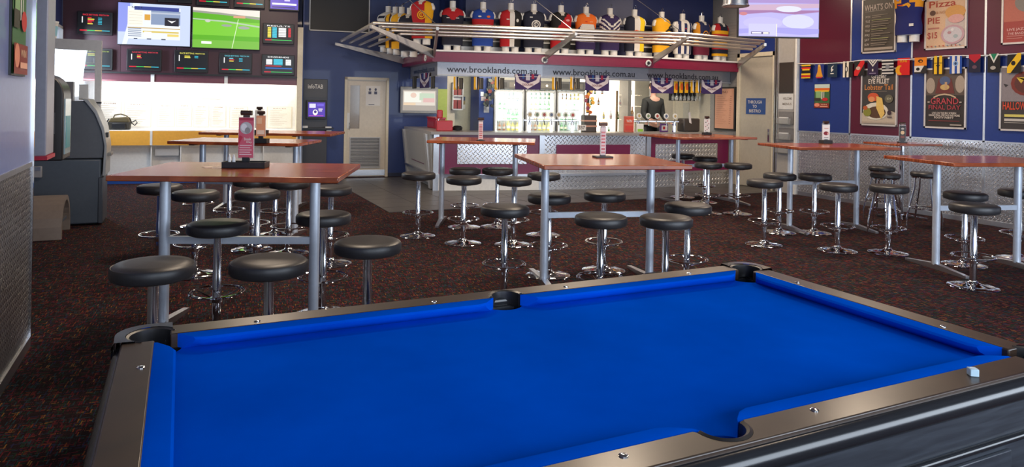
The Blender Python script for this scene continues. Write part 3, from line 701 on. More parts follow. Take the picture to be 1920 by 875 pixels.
def ex2(t, W, Hh, d):
    obj('lamp_arm', MB().tube([(W * .1, 0, Hh), (W * .2, 0, Hh + .16)], .01, 6), brushed, t)
    obj('red_light_head', MB().box(W * .0, -.05, Hh + .04, W * .35, .08, Hh + .2), redp, t, bevel=.02)
    obj('black_scoop', MB().lathe([(.0, 0), (.09, .01), (.1, .06), (.07, .09), (0, .1)], W + .1, .1, 0, 14), black, t)
boxthing('ticket_machine', 'red and black ticket machine on the bar near the doorway', 'machine', (819, 226, 849, 238), 1, redp, .35, extra=ex2)
def ex3(t, W, Hh, d):
    art('price_card', [('r', -.16, .03, .02, .14, WHT)] + [('t', '337', -.07, .085, .13, .07, BLK)], PRINT, t, y=-.03)
    for z in (Hh * .3, Hh * .62): obj('band', MB().box(-.005, -.006, z, W + .005, d, z + .03), mat('copper_band', (.6, .30, .2), .35, .3), t)
boxthing('drip_tower', 'dark barrel-shaped tap tower with copper bands and a 337 card', 'tap tower', (1096, 216, 1119, 247), 2, mat('tower_brown', (.06, .045, .035), .4), .3, extra=ex3)
def mkart(items):
    def f(t, W, Hh, d): art('print', sc_items(items, .01, .01, W - .01, Hh - .01), PRINT, t, y=-.004)
    return f
boxthing('red_display_card', 'red and orange display card standing on the bar', 'card', (1170, 218, 1189, 247), 2, mat('card_red', (.6, .12, .08), .4), .3, .03, mkart([('r', .1, .55, .9, .9, h('e25a38')), ('r', .1, .1, .9, .4, h('d84a40')), ('t', 'WIN', .5, .72, .6, .2, WHT)]))
boxthing('green_display_card', 'small white and green display card on the bar beside the red card', 'card', (1194, 232, 1207, 247), 2, whitelam, .14, .03, mkart([('r', .05, .05, .95, .4, h('9ad04a'))]))
boxthing('purple_display_card', 'small purple and white display card right of the bar taps', 'card', (1238, 232, 1253, 248), 3, mat('card_purple', (.12, .04, .2), .4), .3, .03, mkart([('r', .1, .15, .9, .85, WHT), ('r', .3, .3, .6, .7, RED)]))
def ex4(t, W, Hh, d):
    obj('screen_hood', MB().prism([(0, 0), (.16, 0), (.14, .17), (.02, .19)], 0, W * .35, axis='x'), black, t)
    art('receipt', [('p', [(W * .3, Hh * .7), (W * .45, Hh * .6), (W * .36, Hh + .14), (W * .24, Hh + .12)], WHT)], PRINT, t, y=-.01)
boxthing('cash_register', 'dark cash register on the bar below the glass rack', 'cash register', (1282, 222, 1313, 247), 3, mat('register_brown', (.05, .04, .035), .4), .35, .22, ex4, bev=.03)

# hanging cluster of caps beside the fridges, chip packets
def cluster(name, lab, cat, x0, y0, x1, y1, back, cols_, n):
    P, a = kpt(0, back)[:2], KA; q = pbox(x0, y0, x1, y1, P, a); t = thing(name, lab, cat, (*P, 0), a)
    obj('hook_strip', MB().box((q[0] + q[2]) / 2 - .01, .0, q[1], (q[0] + q[2]) / 2 + .01, .12, q[3]), black, t)
    for k in range(n):
        s = q[0] + (q[2] - q[0]) * random.uniform(.15, .85); z = q[1] + (q[3] - q[1]) * (k + .5) / n; r = .05
        c = cols_[k % len(cols_)]; pts = [(s + random.uniform(.7, 1.1) * r * math.cos(j * PI / 3 + k), z + r * random.uniform(.7, 1.2) * math.sin(j * PI / 3 + k)) for j in range(6)]
        obj('packet', MB().prism(pts, -.03 - .01 * (k % 3), -.005, axis='y'), mat('packet_%02x%02x%02x' % tuple(int(v * 255) for v in c), c, .35), t)
cluster('stubby_holder_strip', 'hanging strip of dark camouflage stubby holders by the blue post', 'merchandise', 903, 146, 929, 200, FD + .12, [h('1d1f1c'), h('3f4236'), h('141416'), h('6a2a20'), h('55584a')], 16)
cluster('snack_packets', 'hanging strip of orange and brown snack packets beside the spirits', 'snacks', 1095, 168, 1114, 212, FD + .12, [h('b0521e'), h('d89a2c'), h('7a3348'), h('e0b860')], 12)

# menu board on the right wall beside the bar
mb_ = thing('menu_board', 'tall peach-coloured menu board in black frame right of the bar', 'menu board', (XR, 9.57, 0), RA)
q = pbox(1343, 163, 1382, 244, RW, RA); q = (q[0], q[1], q[2], q[3])
obj('frame', MB().box(q[0], -.06, q[1], q[2], -.02, q[3]), black, mb_, bevel=.004)
L_ = [('r', .05, .04, .95, .96, h('d8a084')), ('t', 'MENU', .45, .88, .4, .05, h('7a4636'))]
for k in range(14): L_.append(('r', .15, .78 - k * .048, .15 + .3 + .25 * ((k * 7) % 5) / 5, .788 - k * .048, h('b8806a'))); L_.append(('r', .78, .78 - k * .048, .86, .79 - k * .048, h('a06a56')))
art('menu_print', sc_items(L_, *q), PRINT, mb_, y=-.062)

# ================================================================== MANNEQUINS IN JERSEYS
def ell(a, b, z, n=36, cx=0, pw=2.4):
    out = []
    for i in range(n):
        t = 2 * PI * i / n; c, s = math.cos(t), math.sin(t)
        out.append((cx + a * math.copysign(abs(c) ** (2 / pw), c), b * math.copysign(abs(s) ** (2 / pw), s), z))
    return out
def loft(rings, col=None, cap0=True, cap1=True):
    n = len(rings[0]); vs = [v for r in rings for v in r]; mb = MB(); fs = []; 
    for k in range(len(rings) - 1):
        for i in range(n):
            j = (i + 1) % n; fs.append((k * n + i, k * n + j, (k + 1) * n + j, (k + 1) * n + i))
    if cap0: fs.append(tuple(range(n))[::-1])
    if cap1: fs.append(tuple(range((len(rings) - 1) * n, len(rings) * n)))
    mb.add(vs, fs)
    if col:
        for k, f in enumerate(mb.f):
            x = sum(mb.v[i][0] for i in f) / len(f); y = sum(mb.v[i][1] for i in f) / len(f); z = sum(mb.v[i][2] for i in f) / len(f)
            mb.c[k] = col(x, z, y)
    return mb
def lerp_prof(z, P):
    for (z0, *a), (z1, *b) in zip(P, P[1:]):
        if z0 <= z <= z1:
            t = (z - z0) / (z1 - z0); t = t * t * (3 - 2 * t); return [p + (q - p) * t for p, q in zip(a, b)]
    return P[-1][1:]
PROF = [(.10, .165, .10), (.22, .168, .105), (.36, .150, .092), (.52, .172, .110), (.64, .185, .112), (.70, .165, .095), (.735, .115, .07), (.755, .062, .055)]
torso_me = None
plastic_w = mat('mannequin_plastic', (.72, .70, .66), .35)
def mk_torso():
    mb = MB()
    P2 = [(z, a - .010, b - .010) for z, a, b in PROF]
    r = [ell(*lerp_prof(z, P2), z) for z in (.10, .16, .22, .30, .38, .46, .54, .60, .65, .69, .715, .735, .755)]
    r += [ell(.05, .048, .79), ell(.05, .05, .87)]
    m1 = loft(r); mb.add(m1.v, m1.f)
    for s in (-1, 1):
        m2 = loft([ell(.062, .075, z, 14, s * .082) for z in (0.0, .06, .14)]); mb.add(m2.v, m2.f)
        # sloping arm stump
        rr = []
        for t, rad_ in ((0, .05), (.4, .056), (.8, .048), (1, .03)):
            c = Vector((s * (.15 + .045 * t), 0, .69 - .10 * t)); rr.append([(c.x + s * .5 * rad_ * math.sin(0) + rad_ * math.cos(u) * .75, rad_ * math.sin(u), c.z + rad_ * math.cos(u) * .4 * s) for u in [2 * PI * i / 12 for i in range(12)]])
        m3 = loft(rr); mb.add(m3.v, m3.f)
    me = mb.mesh('torso'); me.materials.append(plastic_w); return me
torso_me = mk_torso()
hook_me = MB().tube([(0, 0, .87), (0, 0, .92), (.02, 0, .95), (.035, 0, .93), (.03, 0, .905)], .006, 6).mesh('hanging_hook'); hook_me.materials.append(chrome)
def mannequin(loc, rz, pat, label, emb=None, vneck=.10, ncol=None, group='jersey mannequins above the bar'):
    t = thing('jersey_mannequin', label, 'mannequin', loc, rz, group); t.scale = (1.10, 1.0, 1.07)
    obj('torso', torso_me, plastic_w, t); obj('hanging_hook', hook_me, chrome, t)
    zs = [.105 + .0165 * k for k in range(40)] + [.752]
    zs = [z for z in zs if z <= .752]
    rings = [ell(lerp_prof(z, PROF)[0] + .012 - (.012 if z > .6 else 0) * 0, lerp_prof(z, PROF)[1] + .012, z, 56) for z in zs]
    def col(x, z, y):
        if y < 0 and z > .755 - vneck * (1 - abs(x) / .06) and abs(x) < .06: return h('d8d2c8')
        return pat(x, z, y < .03)
    j = obj('jersey', loft(rings, col, False, False), CLOTH, t)
    if emb:
        e = art('emblem', emb, CLOTH, t, y=-.124); 
    return t
R1, NV, RB, GD, OR, PU, W1, B1, SB, MR, BR = h('b8101c'), h('161a30'), h('16429e'), h('f2b010'), h('f0701a'), h('2c1a50'), h('e4dfd8'), h('141214'), h('1a2858'), h('6a1030'), h('4a2a1a')
def p_melb(x, z, f): return R1 if (z > .62 or (f and z > .51 + abs(x) * 1.1)) and not (abs(x) > .13 and z < .6) else NV
def p_dogs(x, z, f): return RB if z > .56 else (R1 if z > .475 else (W1 if z > .38 else RB))
def p_stk(x, z, f): return R1 if x < -.03 else (W1 if x < .045 else B1)
def p_carl(x, z, f): return NV
def p_ess(x, z, f): return R1 if abs((z - .42) - 1.4 * x) < .16 and f else B1
def p_gws(x, z, f): return OR if z > .555 + max(0, abs(x) - .1) * -1.2 else (W1 if z > .24 and abs(x) < .13 else PU)
def p_freo(x, z, f):
    v = z - abs(x) * .9
    return W1 if f and any(abs(v - k) < .019 for k in (.36, .44, .52)) and z < .66 else PU
def p_eagle(x, z, f): return NV if x < -.03 else (W1 if x < .07 else h('f6d21a'))
def p_rich(x, z, f): return GD if z > .50 + .9 * x or z < .24 else B1
def p_nmel(x, z, f): return (W1 if int((x + .5) * 17) % 2 else SB)
def p_bris(x, z, f): return h('1c2450') if z > .30 and abs(x) < .13 else (h('d8901c') if z > .3 else MR)
def p_adel(x, z, f): return (R1, GD, NV)[int(z * 13) % 3] if z < .6 else (NV if abs(x) < .1 else R1)
def p_redy(x, z, f): return R1 if x < .08 else GD
def p_hawk(x, z, f): return GD if int((x + .5) * 14) % 2 else BR
def p_geel(x, z, f): return W1 if int(z * 16) % 2 else NV
def p_col(x, z, f): return W1 if int((x + .5) * 15) % 2 else B1
ring = lambda c, x=0, z=.42: [('o', x, z, .060, .078, c), ('o', x, z, .030, .044, c), ('r', x - .012, z - .03, x + .0, z + .03, c)]
FI = off(FAS, -.33)
MAN = [  # px centre, facet, pattern, label, emblem
    (848, 1, p_melb, 'mannequin in a navy jersey with red yoke, at the canopy corner', [('r', -.11, .56, -.06, .575, W1), ('r', .05, .56, .1, .575, W1)]),
    (905, 1, p_dogs, 'mannequin in a blue jersey with red and white chest bands', [('c', -.07, .61, .03, .014, W1), ('c', .08, .61, .03, .02, OR)]),
    (957, 1, p_stk, 'mannequin in a jersey split red, white and black', [('c', .10, .56, .022, .03, W1), ('r', -.09, .57, -.04, .585, W1)]),
    (1000, 1, p_carl, 'mannequin in a plain navy jersey with round white monogram', ring(W1, .03, .50) + [('r', .02, .55, .06, .565, W1), ('r', -.08, .62, -.03, .635, W1)]),
    (1051, 2, p_ess, 'mannequin in a black jersey with a red diagonal sash', [('c', .09, .60, .035, .02, h('e8a0a0'))]),
    (1098, 2, p_gws, 'mannequin in an orange and white jersey with dark sides', [('r', -.05, .585, -.01, .6, RED), ('r', .03, .585, .09, .6, h('f8b080'))]),
    (1143, 2, p_freo, 'mannequin in a purple jersey with white chevrons', None),
    (1189, 2, p_eagle, 'mannequin in a jersey striped navy, white and yellow', [('p', [(-.09, .46), (0, .49), (.10, .47), (.05, .44), (.02, .46)], h('e0501c')), ('c', .05, .46, .03, .02, GD)]),
    (1240, 3, p_rich, 'mannequin in a yellow jersey with black diagonal and tiger print', [('c', .08, .47, .05, .04, GD), ('c', .08, .47, .03, .018, B1)]),
    (1279, 3, p_nmel, 'mannequin in a navy and white vertically striped jersey', [('c', 0, .58, .015, .012, RED)]),
    (1315, 3, p_bris, 'mannequin in a navy and gold jersey with a round crest', [('c', 0, .49, .075, .085, h('d8901c')), ('c', 0, .49, .055, .062, SB), ('c', 0, .49, .03, .035, h('d8901c'))]),
    (1350, 3, p_adel, 'mannequin in a jersey banded red, yellow and navy', None)]
for px, i, pat, lab, emb in MAN:
    P, a = FI[i], ang(FI[i], FI[i + 1]); s = pl(px, 60, P, a)[0]
    mannequin((P[0] + s * math.cos(a), P[1] + s * math.sin(a), 2.56), a + random.uniform(-.1, .1), pat, lab, emb)
LA, LB = (3.98, 12.25), (3.72, 14.3); a = ang(LB, LA)
for px, yb, pat, lab, emb in ((791, 84, p_redy, 'mannequin in a red jersey with yellow side and round emblem, left side', ring(GD, .03, .5)), (767, 107, p_carl, 'mannequin in a dark navy jersey, next behind the red one', None), (752, 103, p_rich, 'mannequin in a yellow and black jersey, third along the left side', None), (740, 101, p_hawk, 'mannequin in a yellow and brown striped jersey, left side', None), (727, 98, p_geel, 'mannequin in a navy and white hooped jersey, furthest back on the left side', None)):
    s, z = pl(px, yb, LB, a)
    mannequin((LB[0] + s * math.cos(a), LB[1] + s * math.sin(a), z), a + .75, pat, lab, emb)
hl = thing('hanging_wire', 'taut wire rising across the left side canopy above the side mannequins', 'wire', (0, 0, 0))
obj('wire', MB().tube([(3.72, 14.5, 3.35), (3.98, 12.2, 3.62)], .006, 5), chrome, hl); obj('wire_eye', MB().tube([(3.98, 12.2, 3.62), (4.4, 11.9, 4.18)], .006, 5), chrome, hl)
# black mesh dividers between the mannequins, white rail behind
dv_me = MB().box(-.11, 0, 0, .11, .02, .60).mesh('divider_board'); dv_me.materials.append(black)
dot = MB()
for k in range(9):
    for r in range(10): dot.box(-.09 + k * .022, -.004, .26 + r * .032, -.082 + k * .022, .0, .27 + r * .032)
dot_me = dot.mesh('mesh_dots'); dot_me.materials.append(mat('dot_tan', (.45, .40, .30), .5))
fr_me = MB().box(-.12, -.01, .22, .12, .0, .245).box(-.12, -.03, 0, .12, 0, .12).mesh('white_clip'); fr_me.materials.append(white)
FB = off(FAS, -.62)
for px, i, w_ in ((877, 1, 'between the navy-red and blue jerseys'), (930, 1, 'right of the blue jersey with red band'), (1025, 1, 'right of the navy monogram jersey'), (1075, 2, 'between the black sash and orange jerseys'), (1212, 2, 'right of the navy, white and yellow jersey')):
    P, a = FB[i], ang(FB[i], FB[i + 1]); s = pl(px, 50, P, a)[0]
    t = thing('mesh_divider', 'black dotted mesh board ' + w_, 'divider', (P[0] + s * math.cos(a), P[1] + s * math.sin(a), 2.56), a, 'mesh boards behind the mannequins')
    obj('divider_board', dv_me, black, t); obj('mesh_dots', dot_me, black, t); obj('white_clip', fr_me, white, t)
rp = [(p[0], p[1], 3.24) for p in off(FAS, -.68)[1:]]
rl = thing('hanging_rail', 'thin white rail on the blue wall behind the jersey mannequins', 'rail', (0, 0, 0))
obj('rail_tube', MB().tube(rp, .014, 6), white, rl)
obj('wall_arm', MB().tube([rp[1], (rp[1][0] + .03, rp[1][1] + .13, 3.24)], .01, 5).tube([rp[2], (rp[2][0] + .01, rp[2][1] + .13, 3.24)], .01, 5), white, rl)

# ================================================================== BARTENDER (dark clothes, standing behind the taps)
def skin_obj(name, J, E, m, parent, sub=2):
    me = bpy.data.meshes.new(name); me.from_pydata([j[:3] for j in J], E, []); me.materials.append(m)
    o = bpy.data.objects.new(name, me); C.objects.link(o); o.parent = parent
    sk = o.modifiers.new('skin', 'SKIN'); sk.use_smooth_shade = True
    for v, j in zip(me.skin_vertices[0].data, J): v.radius = (j[3], j[4] if len(j) > 4 else j[3])
    me.skin_vertices[0].data[0].use_root = True
    ss = o.modifiers.new('sub', 'SUBSURF'); ss.levels = sub; ss.render_levels = sub; return o
P, a = off(BAR, -1.0)[3], fac[2][1]; s = pl(1224, 210, P, a)[0]
pp = (P[0] + s * math.cos(a), P[1] + s * math.sin(a), 0.0)
struct('floor_step', MB().box(-.6, -.3, 0, .9, .4, .22), slate_grey, None, pp, a)
skin_c = mat('skin', (.55, .30, .22), .5); dark_c = mat('dark_shirt', (.022, .022, .02), .8); hair_c = mat('brown_hair', (.05, .025, .015), .6)
per = thing('person', 'person in dark clothes standing behind the bar, face behind a purple flag', 'person', (pp[0], pp[1], .22), a)
hands = []
J = [(0, 0, .96, .15, .11), (0, 0, 1.12, .135, .10), (0, 0, 1.30, .165, .115), (0, 0, 1.43, .15, .09), (0, 0, 1.50, .055), (0, -.01, 1.56, .052), (0, -.02, 1.62, .075, .09), (0, -.025, 1.70, .082, .10), (0, -.01, 1.76, .06, .07)]
E_ = [(i, i + 1) for i in range(8)]
for s in (-1, 1):
    b = len(J); J += [(s * .10, 0, .90, .09), (s * .11, -.01, .50, .062), (s * .11, .02, .10, .045), (s * .12, -.12, .045, .04)]; E_ += [(0, b), (b, b + 1), (b + 1, b + 2), (b + 2, b + 3)]
    b = len(J); J += [(s * .19, 0, 1.42, .058), (s * .24, .0, 1.14, .042), (s * .20, -.20, 1.0, .030), (s * .19, -.26, .985, .030), (s * .19, -.31, .975, .026)]; E_ += [(3, b), (b, b + 1), (b + 1, b + 2), (b + 2, b + 3), (b + 3, b + 4)]
    for f, (dx, ln) in enumerate(((-.026, .066), (-.009, .076), (.009, .072), (.026, .056))):
        q = len(J); J += [(s * .19 + dx, -.325, .975, .0095), (s * .19 + dx, -.325 - ln * .55, .968, .0088), (s * .19 + dx, -.325 - ln * .9, .95, .0078)]; E_ += [(b + 4, q), (q, q + 1), (q + 1, q + 2)]
    q = len(J); J += [(s * .19 - s * .04, -.285, .975, .010), (s * .19 - s * .055, -.32, .965, .0085)]; E_ += [(b + 3, q), (q, q + 1)]
body = skin_obj('body', J, E_, skin_c, per)
J2 = [(0, 0, 1.0, .168, .128), (0, 0, 1.12, .155, .118), (0, 0, 1.30, .182, .13), (0, 0, 1.43, .165, .108), (0, 0, 1.52, .068)]
E2 = [(0, 1), (1, 2), (2, 3), (3, 4)]
for s in (-1, 1): b = len(J2); J2 += [(s * .19, 0, 1.41, .076), (s * .24, 0, 1.15, .062), (s * .205, -.17, 1.01, .045)]; E2 += [(3, b), (b, b + 1), (b + 1, b + 2)]
skin_obj('shirt', J2, E2, dark_c, per)
J3 = [(0, 0, .98, .162, .122)]; E3 = []
for s in (-1, 1): b = len(J3); J3 += [(s * .10, 0, .88, .105), (s * .11, -.01, .50, .078), (s * .11, .02, .12, .064)]; E3 += [(0, b), (b, b + 1), (b + 1, b + 2)]
skin_obj('trousers', J3, E3, black, per)
skin_obj('hair', [(0, .02, 1.64, .085, .085), (0, .015, 1.72, .092, .10), (0, .0, 1.79, .06, .07)], [(0, 1), (1, 2)], hair_c, per)
for s in (-1, 1):
    obj('eye', MB().lathe([(0, -.011), (.008, -.007), (.011, 0), (.008, .007), (0, .011)], s * .032, -.108, 1.69, 10), white, per)
    obj('ear', MB().lathe([(0, -.028), (.010, -.015), (.012, .01), (0, .03)], s * .088, 0, 1.68, 8), skin_c, per)
per.scale = (1.08, 1.08, 1.06)
obj('nose', MB().add([(-.013, -.108, 1.655), (.013, -.108, 1.655), (0, -.135, 1.658), (0, -.108, 1.70)], [(0, 1, 2), (0, 2, 3), (1, 3, 2)]), skin_c, per)
obj('mouth', MB().box(-.024, -.116, 1.628, .024, -.106, 1.636), mat('lips', (.4, .13, .12), .5), per, bevel=.002)

# television on the blue wall left of the bar
q = pbox(749, 163, 819, 212, DP, DA)
t = thing('television', 'grey-framed television with a washed-out picture on the blue wall by the bar', 'television', (DP[0], DP[1], 0), DA)
obj('bezel', MB().box(q[0], -.14, q[1], q[2], -.08, q[3]), mat('tv_grey', (.30, .29, .27), .35), t, bevel=.008)
obj('wall_bracket', MB().box((q[0] + q[2]) / 2 - .15, -.08, (q[1] + q[3]) / 2 - .1, (q[0] + q[2]) / 2 + .15, 0, (q[1] + q[3]) / 2 + .1), black, t)
art('screen', sc_items([('r', .06, .10, .95, .88, h('9a8e80')), ('r', .08, .30, .92, .84, h('cfc4b4')), ('r', .10, .42, .55, .80, h('e0ded0')), ('r', .5, .5, .9, .76, h('b4c4a8')), ('r', .6, .42, .9, .58, h('d0a49c')), ('c', .34, .68, .08, .1, h('d8b8a4')), ('r', .08, .30, .4, .4, h('d8bc98'))], *q), SCREEN, t, y=-.142)
q = pbox(806, 197, 820, 215, KP, KA)
obj('green_panel', MB().box(sE - .22, -.02, 1.15, sE, .0, 1.9), mat('lime_paint', (.45, .55, .10), .5), dw)
# shelf of stock in the service doorway, red light put into the packet colour, notices on its wall
q = pbox(846, 155, 866, 206, KP, KA); st_ = thing('stock_shelf', 'narrow lit shelf of red packets beside the service doorway', 'shelf', (KP[0], KP[1], 0), KA)
W, Hh = q[2] - q[0], q[3] - q[1]
obj('shelf_case', MB().box(q[0], -.12, q[1], q[0] + .02, 0, q[3]).box(q[2] - .02, -.12, q[1], q[2], 0, q[3]).box(q[0], -.02, q[1], q[2], 0, q[3]).box(q[0], -.12, q[1], q[2], 0, q[1] + .02).box(q[0], -.12, q[3] - .02, q[2], 0, q[3]).box(q[0], -.12, q[1] + Hh * .5, q[2], 0, q[1] + Hh * .53), white, st_)
for k in range(2):
    for j in range(2): obj('red_lit_packet', MB().box(q[0] + .03 + j * (W - .05) / 2, -.09, q[1] + .03 + k * Hh * .5, q[0] + (j + 1) * (W - .05) / 2 + .01, -.03, q[1] + .03 + k * Hh * .5 + Hh * .32), mat('packet_red_lit', (.30, .03, .02), .4), st_)
q = pbox(864, 181, 878, 196, KP, KA)
art('wall_calendar', [('r', q[0], q[1], q[2], q[3], h('b09a6a')), ('r', q[0], (q[1] + q[3]) / 2, q[2], q[3], h('4a5a74')), ('r', q[0], q[1] - .1, q[2], q[1], h('e8e4d8'))], PRINT, kw, y=.24)
q = pbox(845, 151, 852, 238, KP, KA)

# ================================================================== SCREENS AND THINGS ON THE BACK WALL
def wallscreen(b, label, items, P=TP, a=TA, name='wall_screen', bez=.022, dep=.09, group=None, frame=black):
    q = pbox(*b, P, a); t = thing(name, label, 'screen', (P[0], P[1], 0), a, group)
    obj('housing', MB().box(q[0], -dep, q[1], q[2], -.03, q[3]), frame, t, bevel=.006)
    obj('wall_bracket', MB().box((q[0] + q[2]) / 2 - .08, -.03, (q[1] + q[3]) / 2 - .08, (q[0] + q[2]) / 2 + .08, 0, (q[1] + q[3]) / 2 + .08), black, t)
    obj('screen', art_mb(sc_items(items, q[0] + bez, q[1] + bez * 1.3, q[2] - bez, q[3] - bez), -dep), SCREEN, t, smooth=False)
    return t
c_r, c_g, c_y, c_c, c_w, c_k = h('d01c2c'), h('3ad05a'), h('e8d84a'), h('3ac0d8'), h('f4f4f4'), h('06080c')
def odds(head, lines, seed):
    rnd = random.Random(seed); L = [('r', 0, 0, 1, 1, c_k), ('r', .04, .10, .26, .16, c_r), ('r', .26, .11, .5, .15, c_g), ('r', .5, .11, .72, .15, c_y), ('r', .72, .11, .96, .15, c_c)]
    L += [('t', 'RACE BETTING', .36, .90, .46, .08, head), ('t', 'PERTH R4', .78, .90, .3, .07, head), ('r', .10, .5, .13, .80, c_w)]
    for k in range(lines):
        z = .78 - k * .075; L.append(('r', .28, z - .05, .28 + rnd.uniform(.1, .22), z, (head, c_r, c_y)[(k + seed) % 3]))
        if seed % 2: L.append(('r', .60, z - .04, .72, z - .01, c_c))
    return L
tbl = [('r', 0, 0, 1, 1, c_k), ('r', .04, .10, .26, .16, c_r), ('r', .26, .11, .96, .15, c_g), ('t', 'RESULTS', .5, .92, .8, .07, c_w), ('r', .12, .26, .24, .84, c_y), ('r', .28, .26, .44, .84, c_c), ('r', .5, .3, .76, .82, c_w), ('r', .84, .3, .93, .82, c_r)] + [('r', .1, .3 + k * .09, .96, .315 + k * .09, c_k) for k in range(6)]
tbl2 = [('r', 0, 0, 1, 1, c_k), ('r', .04, .06, .26, .11, c_r), ('r', .26, .07, .96, .1, c_g), ('t', 'DIVIDENDS', .5, .92, .7, .08, c_w), ('r', .1, .5, .3, .8, c_w), ('r', .34, .48, .64, .82, c_c), ('r', .74, .48, .92, .8, c_w), ('r', .08, .40, .6, .44, c_r), ('r', .08, .26, .95, .33, h('1a5ab0'))] + [('r', .09, .52 + k * .08, .95, .53 + k * .08, c_k) for k in range(4)]
race = [('r', 0, 0, 1, 1, h('c8d4f4')), ('r', 0, .3, .16, 1, h('8f9ae8')), ('p', [(.06, 0), (.2, 1), (.3, 1), (.12, 0)], h('e6ecfa')), ('r', .13, .14, .86, .92, h('e8ecf2')), ('r', .13, .46, .34, .84, h('f4efe0')), ('r', .22, .84, .84, .93, h('3a4690')), ('r', .36, .60, .44, .74, h('d8a040')), ('r', .45, .50, .86, .84, h('8a9ab8')), ('r', .64, .48, .84, .68, h('28262e')), ('p', [(.68, .62), (.74, .55), (.8, .62), (.74, .6)], c_w), ('r', .45, .76, .86, .80, h('b8c0d0')), ('r', .13, .40, .86, .42, h('c09a40')), ('r', .34, .30, .84, .34, h('d8c060')), ('r', .68, .22, .84, .28, h('e8d070')), ('r', .36, .2, .46, .32, c_w)]
for k in range(5): race.append(('r', .14, .2 + k * .045, .32, .215 + k * .045, h('7080a0'))); race.append(('r', .15, .5 + k * .07, .33, .505 + k * .07, h('b8b0a0')))
race += [('t', 'RACE 4', .26, .9, .14, .05, h('2a3050')), ('r', .22, .13, .27, .155, h('404858')), ('r', .40, .13, .46, .155, h('404858')), ('r', .60, .13, .66, .155, h('404858'))]
turf = [('r', 0, 0, 1, 1, h('5cae1c')), ('r', 0, .32, 1, .68, h('7ac832')), ('r', 0, 0, 1, .2, h('76b83c')), ('p', [(0, 1), (1, 1), (1, .83), (.3, .90), (0, .92)], h('e8e0d6')), ('p', [(0, .88), (.5, .84), (1, .76), (1, .82), (.4, .90), (0, .93)], h('9a9a90')), ('p', [(0, .70), (.5, .66), (1, .56), (1, .60), (.5, .70), (0, .73)], h('b0c8a8')), ('p', [(.58, 0), (.59, 0), (.68, .75), (.67, .75)], h('d8ecc0')), ('c', .5, .58, .08, .03, h('9aa098')), ('c', .76, .54, .09, .04, h('a0a4a0')), ('c', .22, .68, .04, .04, h('c8c8c0')), ('r', .13, .10, .28, .16, h('f0f4ea')), ('r', .60, .78, .78, .84, h('d8a080'))]
G1 = 'small betting screens on the back wall'
wallscreen((147, 23, 213, 66), 'small screen with red heading, alone on the left above the aluminium frame', odds(h('e03040'), 5, 1), group=G1)
wallscreen((147, 91, 213, 131), 'small screen in the bottom row, leftmost, partly behind the aluminium frame', odds(h('b8d060'), 2, 2), group=G1)
wallscreen((239, 93, 304, 133), 'small screen in the bottom row, second from left, red heading', odds(h('e04050'), 3, 4), group=G1)
wallscreen((328, 95, 391, 136), 'small screen in the bottom row, third from left, yellow lines', odds(h('e0d860'), 2, 5), group=G1)
wallscreen((412, 100, 473, 138), 'small screen in the bottom row, fourth from left, beside the lined results screen', odds(h('60c0d0'), 3, 3), group=G1)
wallscreen((491, 103, 552, 141), 'small screen in the bottom row, rightmost, with blue and white table', tbl2, group=G1)
wallscreen((493, 45, 551, 83), 'small screen with yellow, cyan, white and red columns right of the green racing picture', tbl, group=G1)
wallscreen((222, 8, 359, 87), 'large bright screen with a pale blue racing form page', race, name='large_screen', bez=.012, dep=.11, group='large screens on the back wall')
wallscreen((361, 17, 488, 93), 'large screen showing a green racecourse', turf, name='large_screen', bez=.012, dep=.11, group='large screens on the back wall')
for b, w_, sd in (((298, -35, 361, 6), 'leftmost', 6), ((370, -31, 431, 12), 'second from left', 7), ((440, -28, 497, 16), 'third from left', 8)): wallscreen(b, 'small screen cut off by the top of the picture, %s of that row' % w_, odds(h('d0d0a0'), 3, sd), group=G1)
wallscreen((505, -26, 561, 21), 'small screen with a purple and white page in the top right corner of the wall', [('r', 0, 0, 1, 1, h('5a48c0')), ('r', .06, .18, .94, .26, c_w), ('r', .1, .4, .3, .9, h('b8b0f0')), ('r', .5, .35, .7, .9, h('d0c8f8')), ('r', .06, .05, .9, .1, h('30286a'))], group=G1)

# papers pinned in the alcove
pq = [(183, 190, 228, 236), (232, 192, 284, 238), (294, 195, 328, 237), (331, 195, 360, 237), (363, 197, 392, 238), (395, 198, 424, 238), (430, 200, 465, 240), (345, 156, 378, 184), (380, 158, 414, 186), (500, 200, 548, 240)]
AP = (TP[0] - .5 * math.sin(TA), TP[1] + .5 * math.cos(TA))
for n, b in enumerate(pq):
    q = pbox(*b, AP, TA); L_ = [('r', 0, 0, 1, 1, h('e9e0cc')), ('r', .04, .02, .96, .98, h('f6f1e6')), ('t', ('FORM', 'FIELDS', 'RULES', 'TIPS', 'RACES')[n % 5], .5, .92, .5, .05, h('b09a88'))]
    for k in range(9): L_.append(('r', .12, .82 - k * .085, .5 + .4 * ((k * 3 + n) % 4) / 4, .835 - k * .085, h('cfc3ae')))
    o = art('form_guide', sc_items(L_, *q), PRINT, None, (AP[0], AP[1], 0), TA, y=-.004)
    tag(o, ('printed racing sheet pinned in the lit alcove, ' + ('leftmost, behind the camera bag', 'right of the camera bag', 'third along the lower row', 'fourth along the lower row', 'fifth along the lower row', 'sixth along the lower row', 'seventh along the lower row', 'left of the upper pair', 'right of the upper pair', 'rightmost, by the white pillar')[n]), 'poster', 'racing sheets in the alcove')

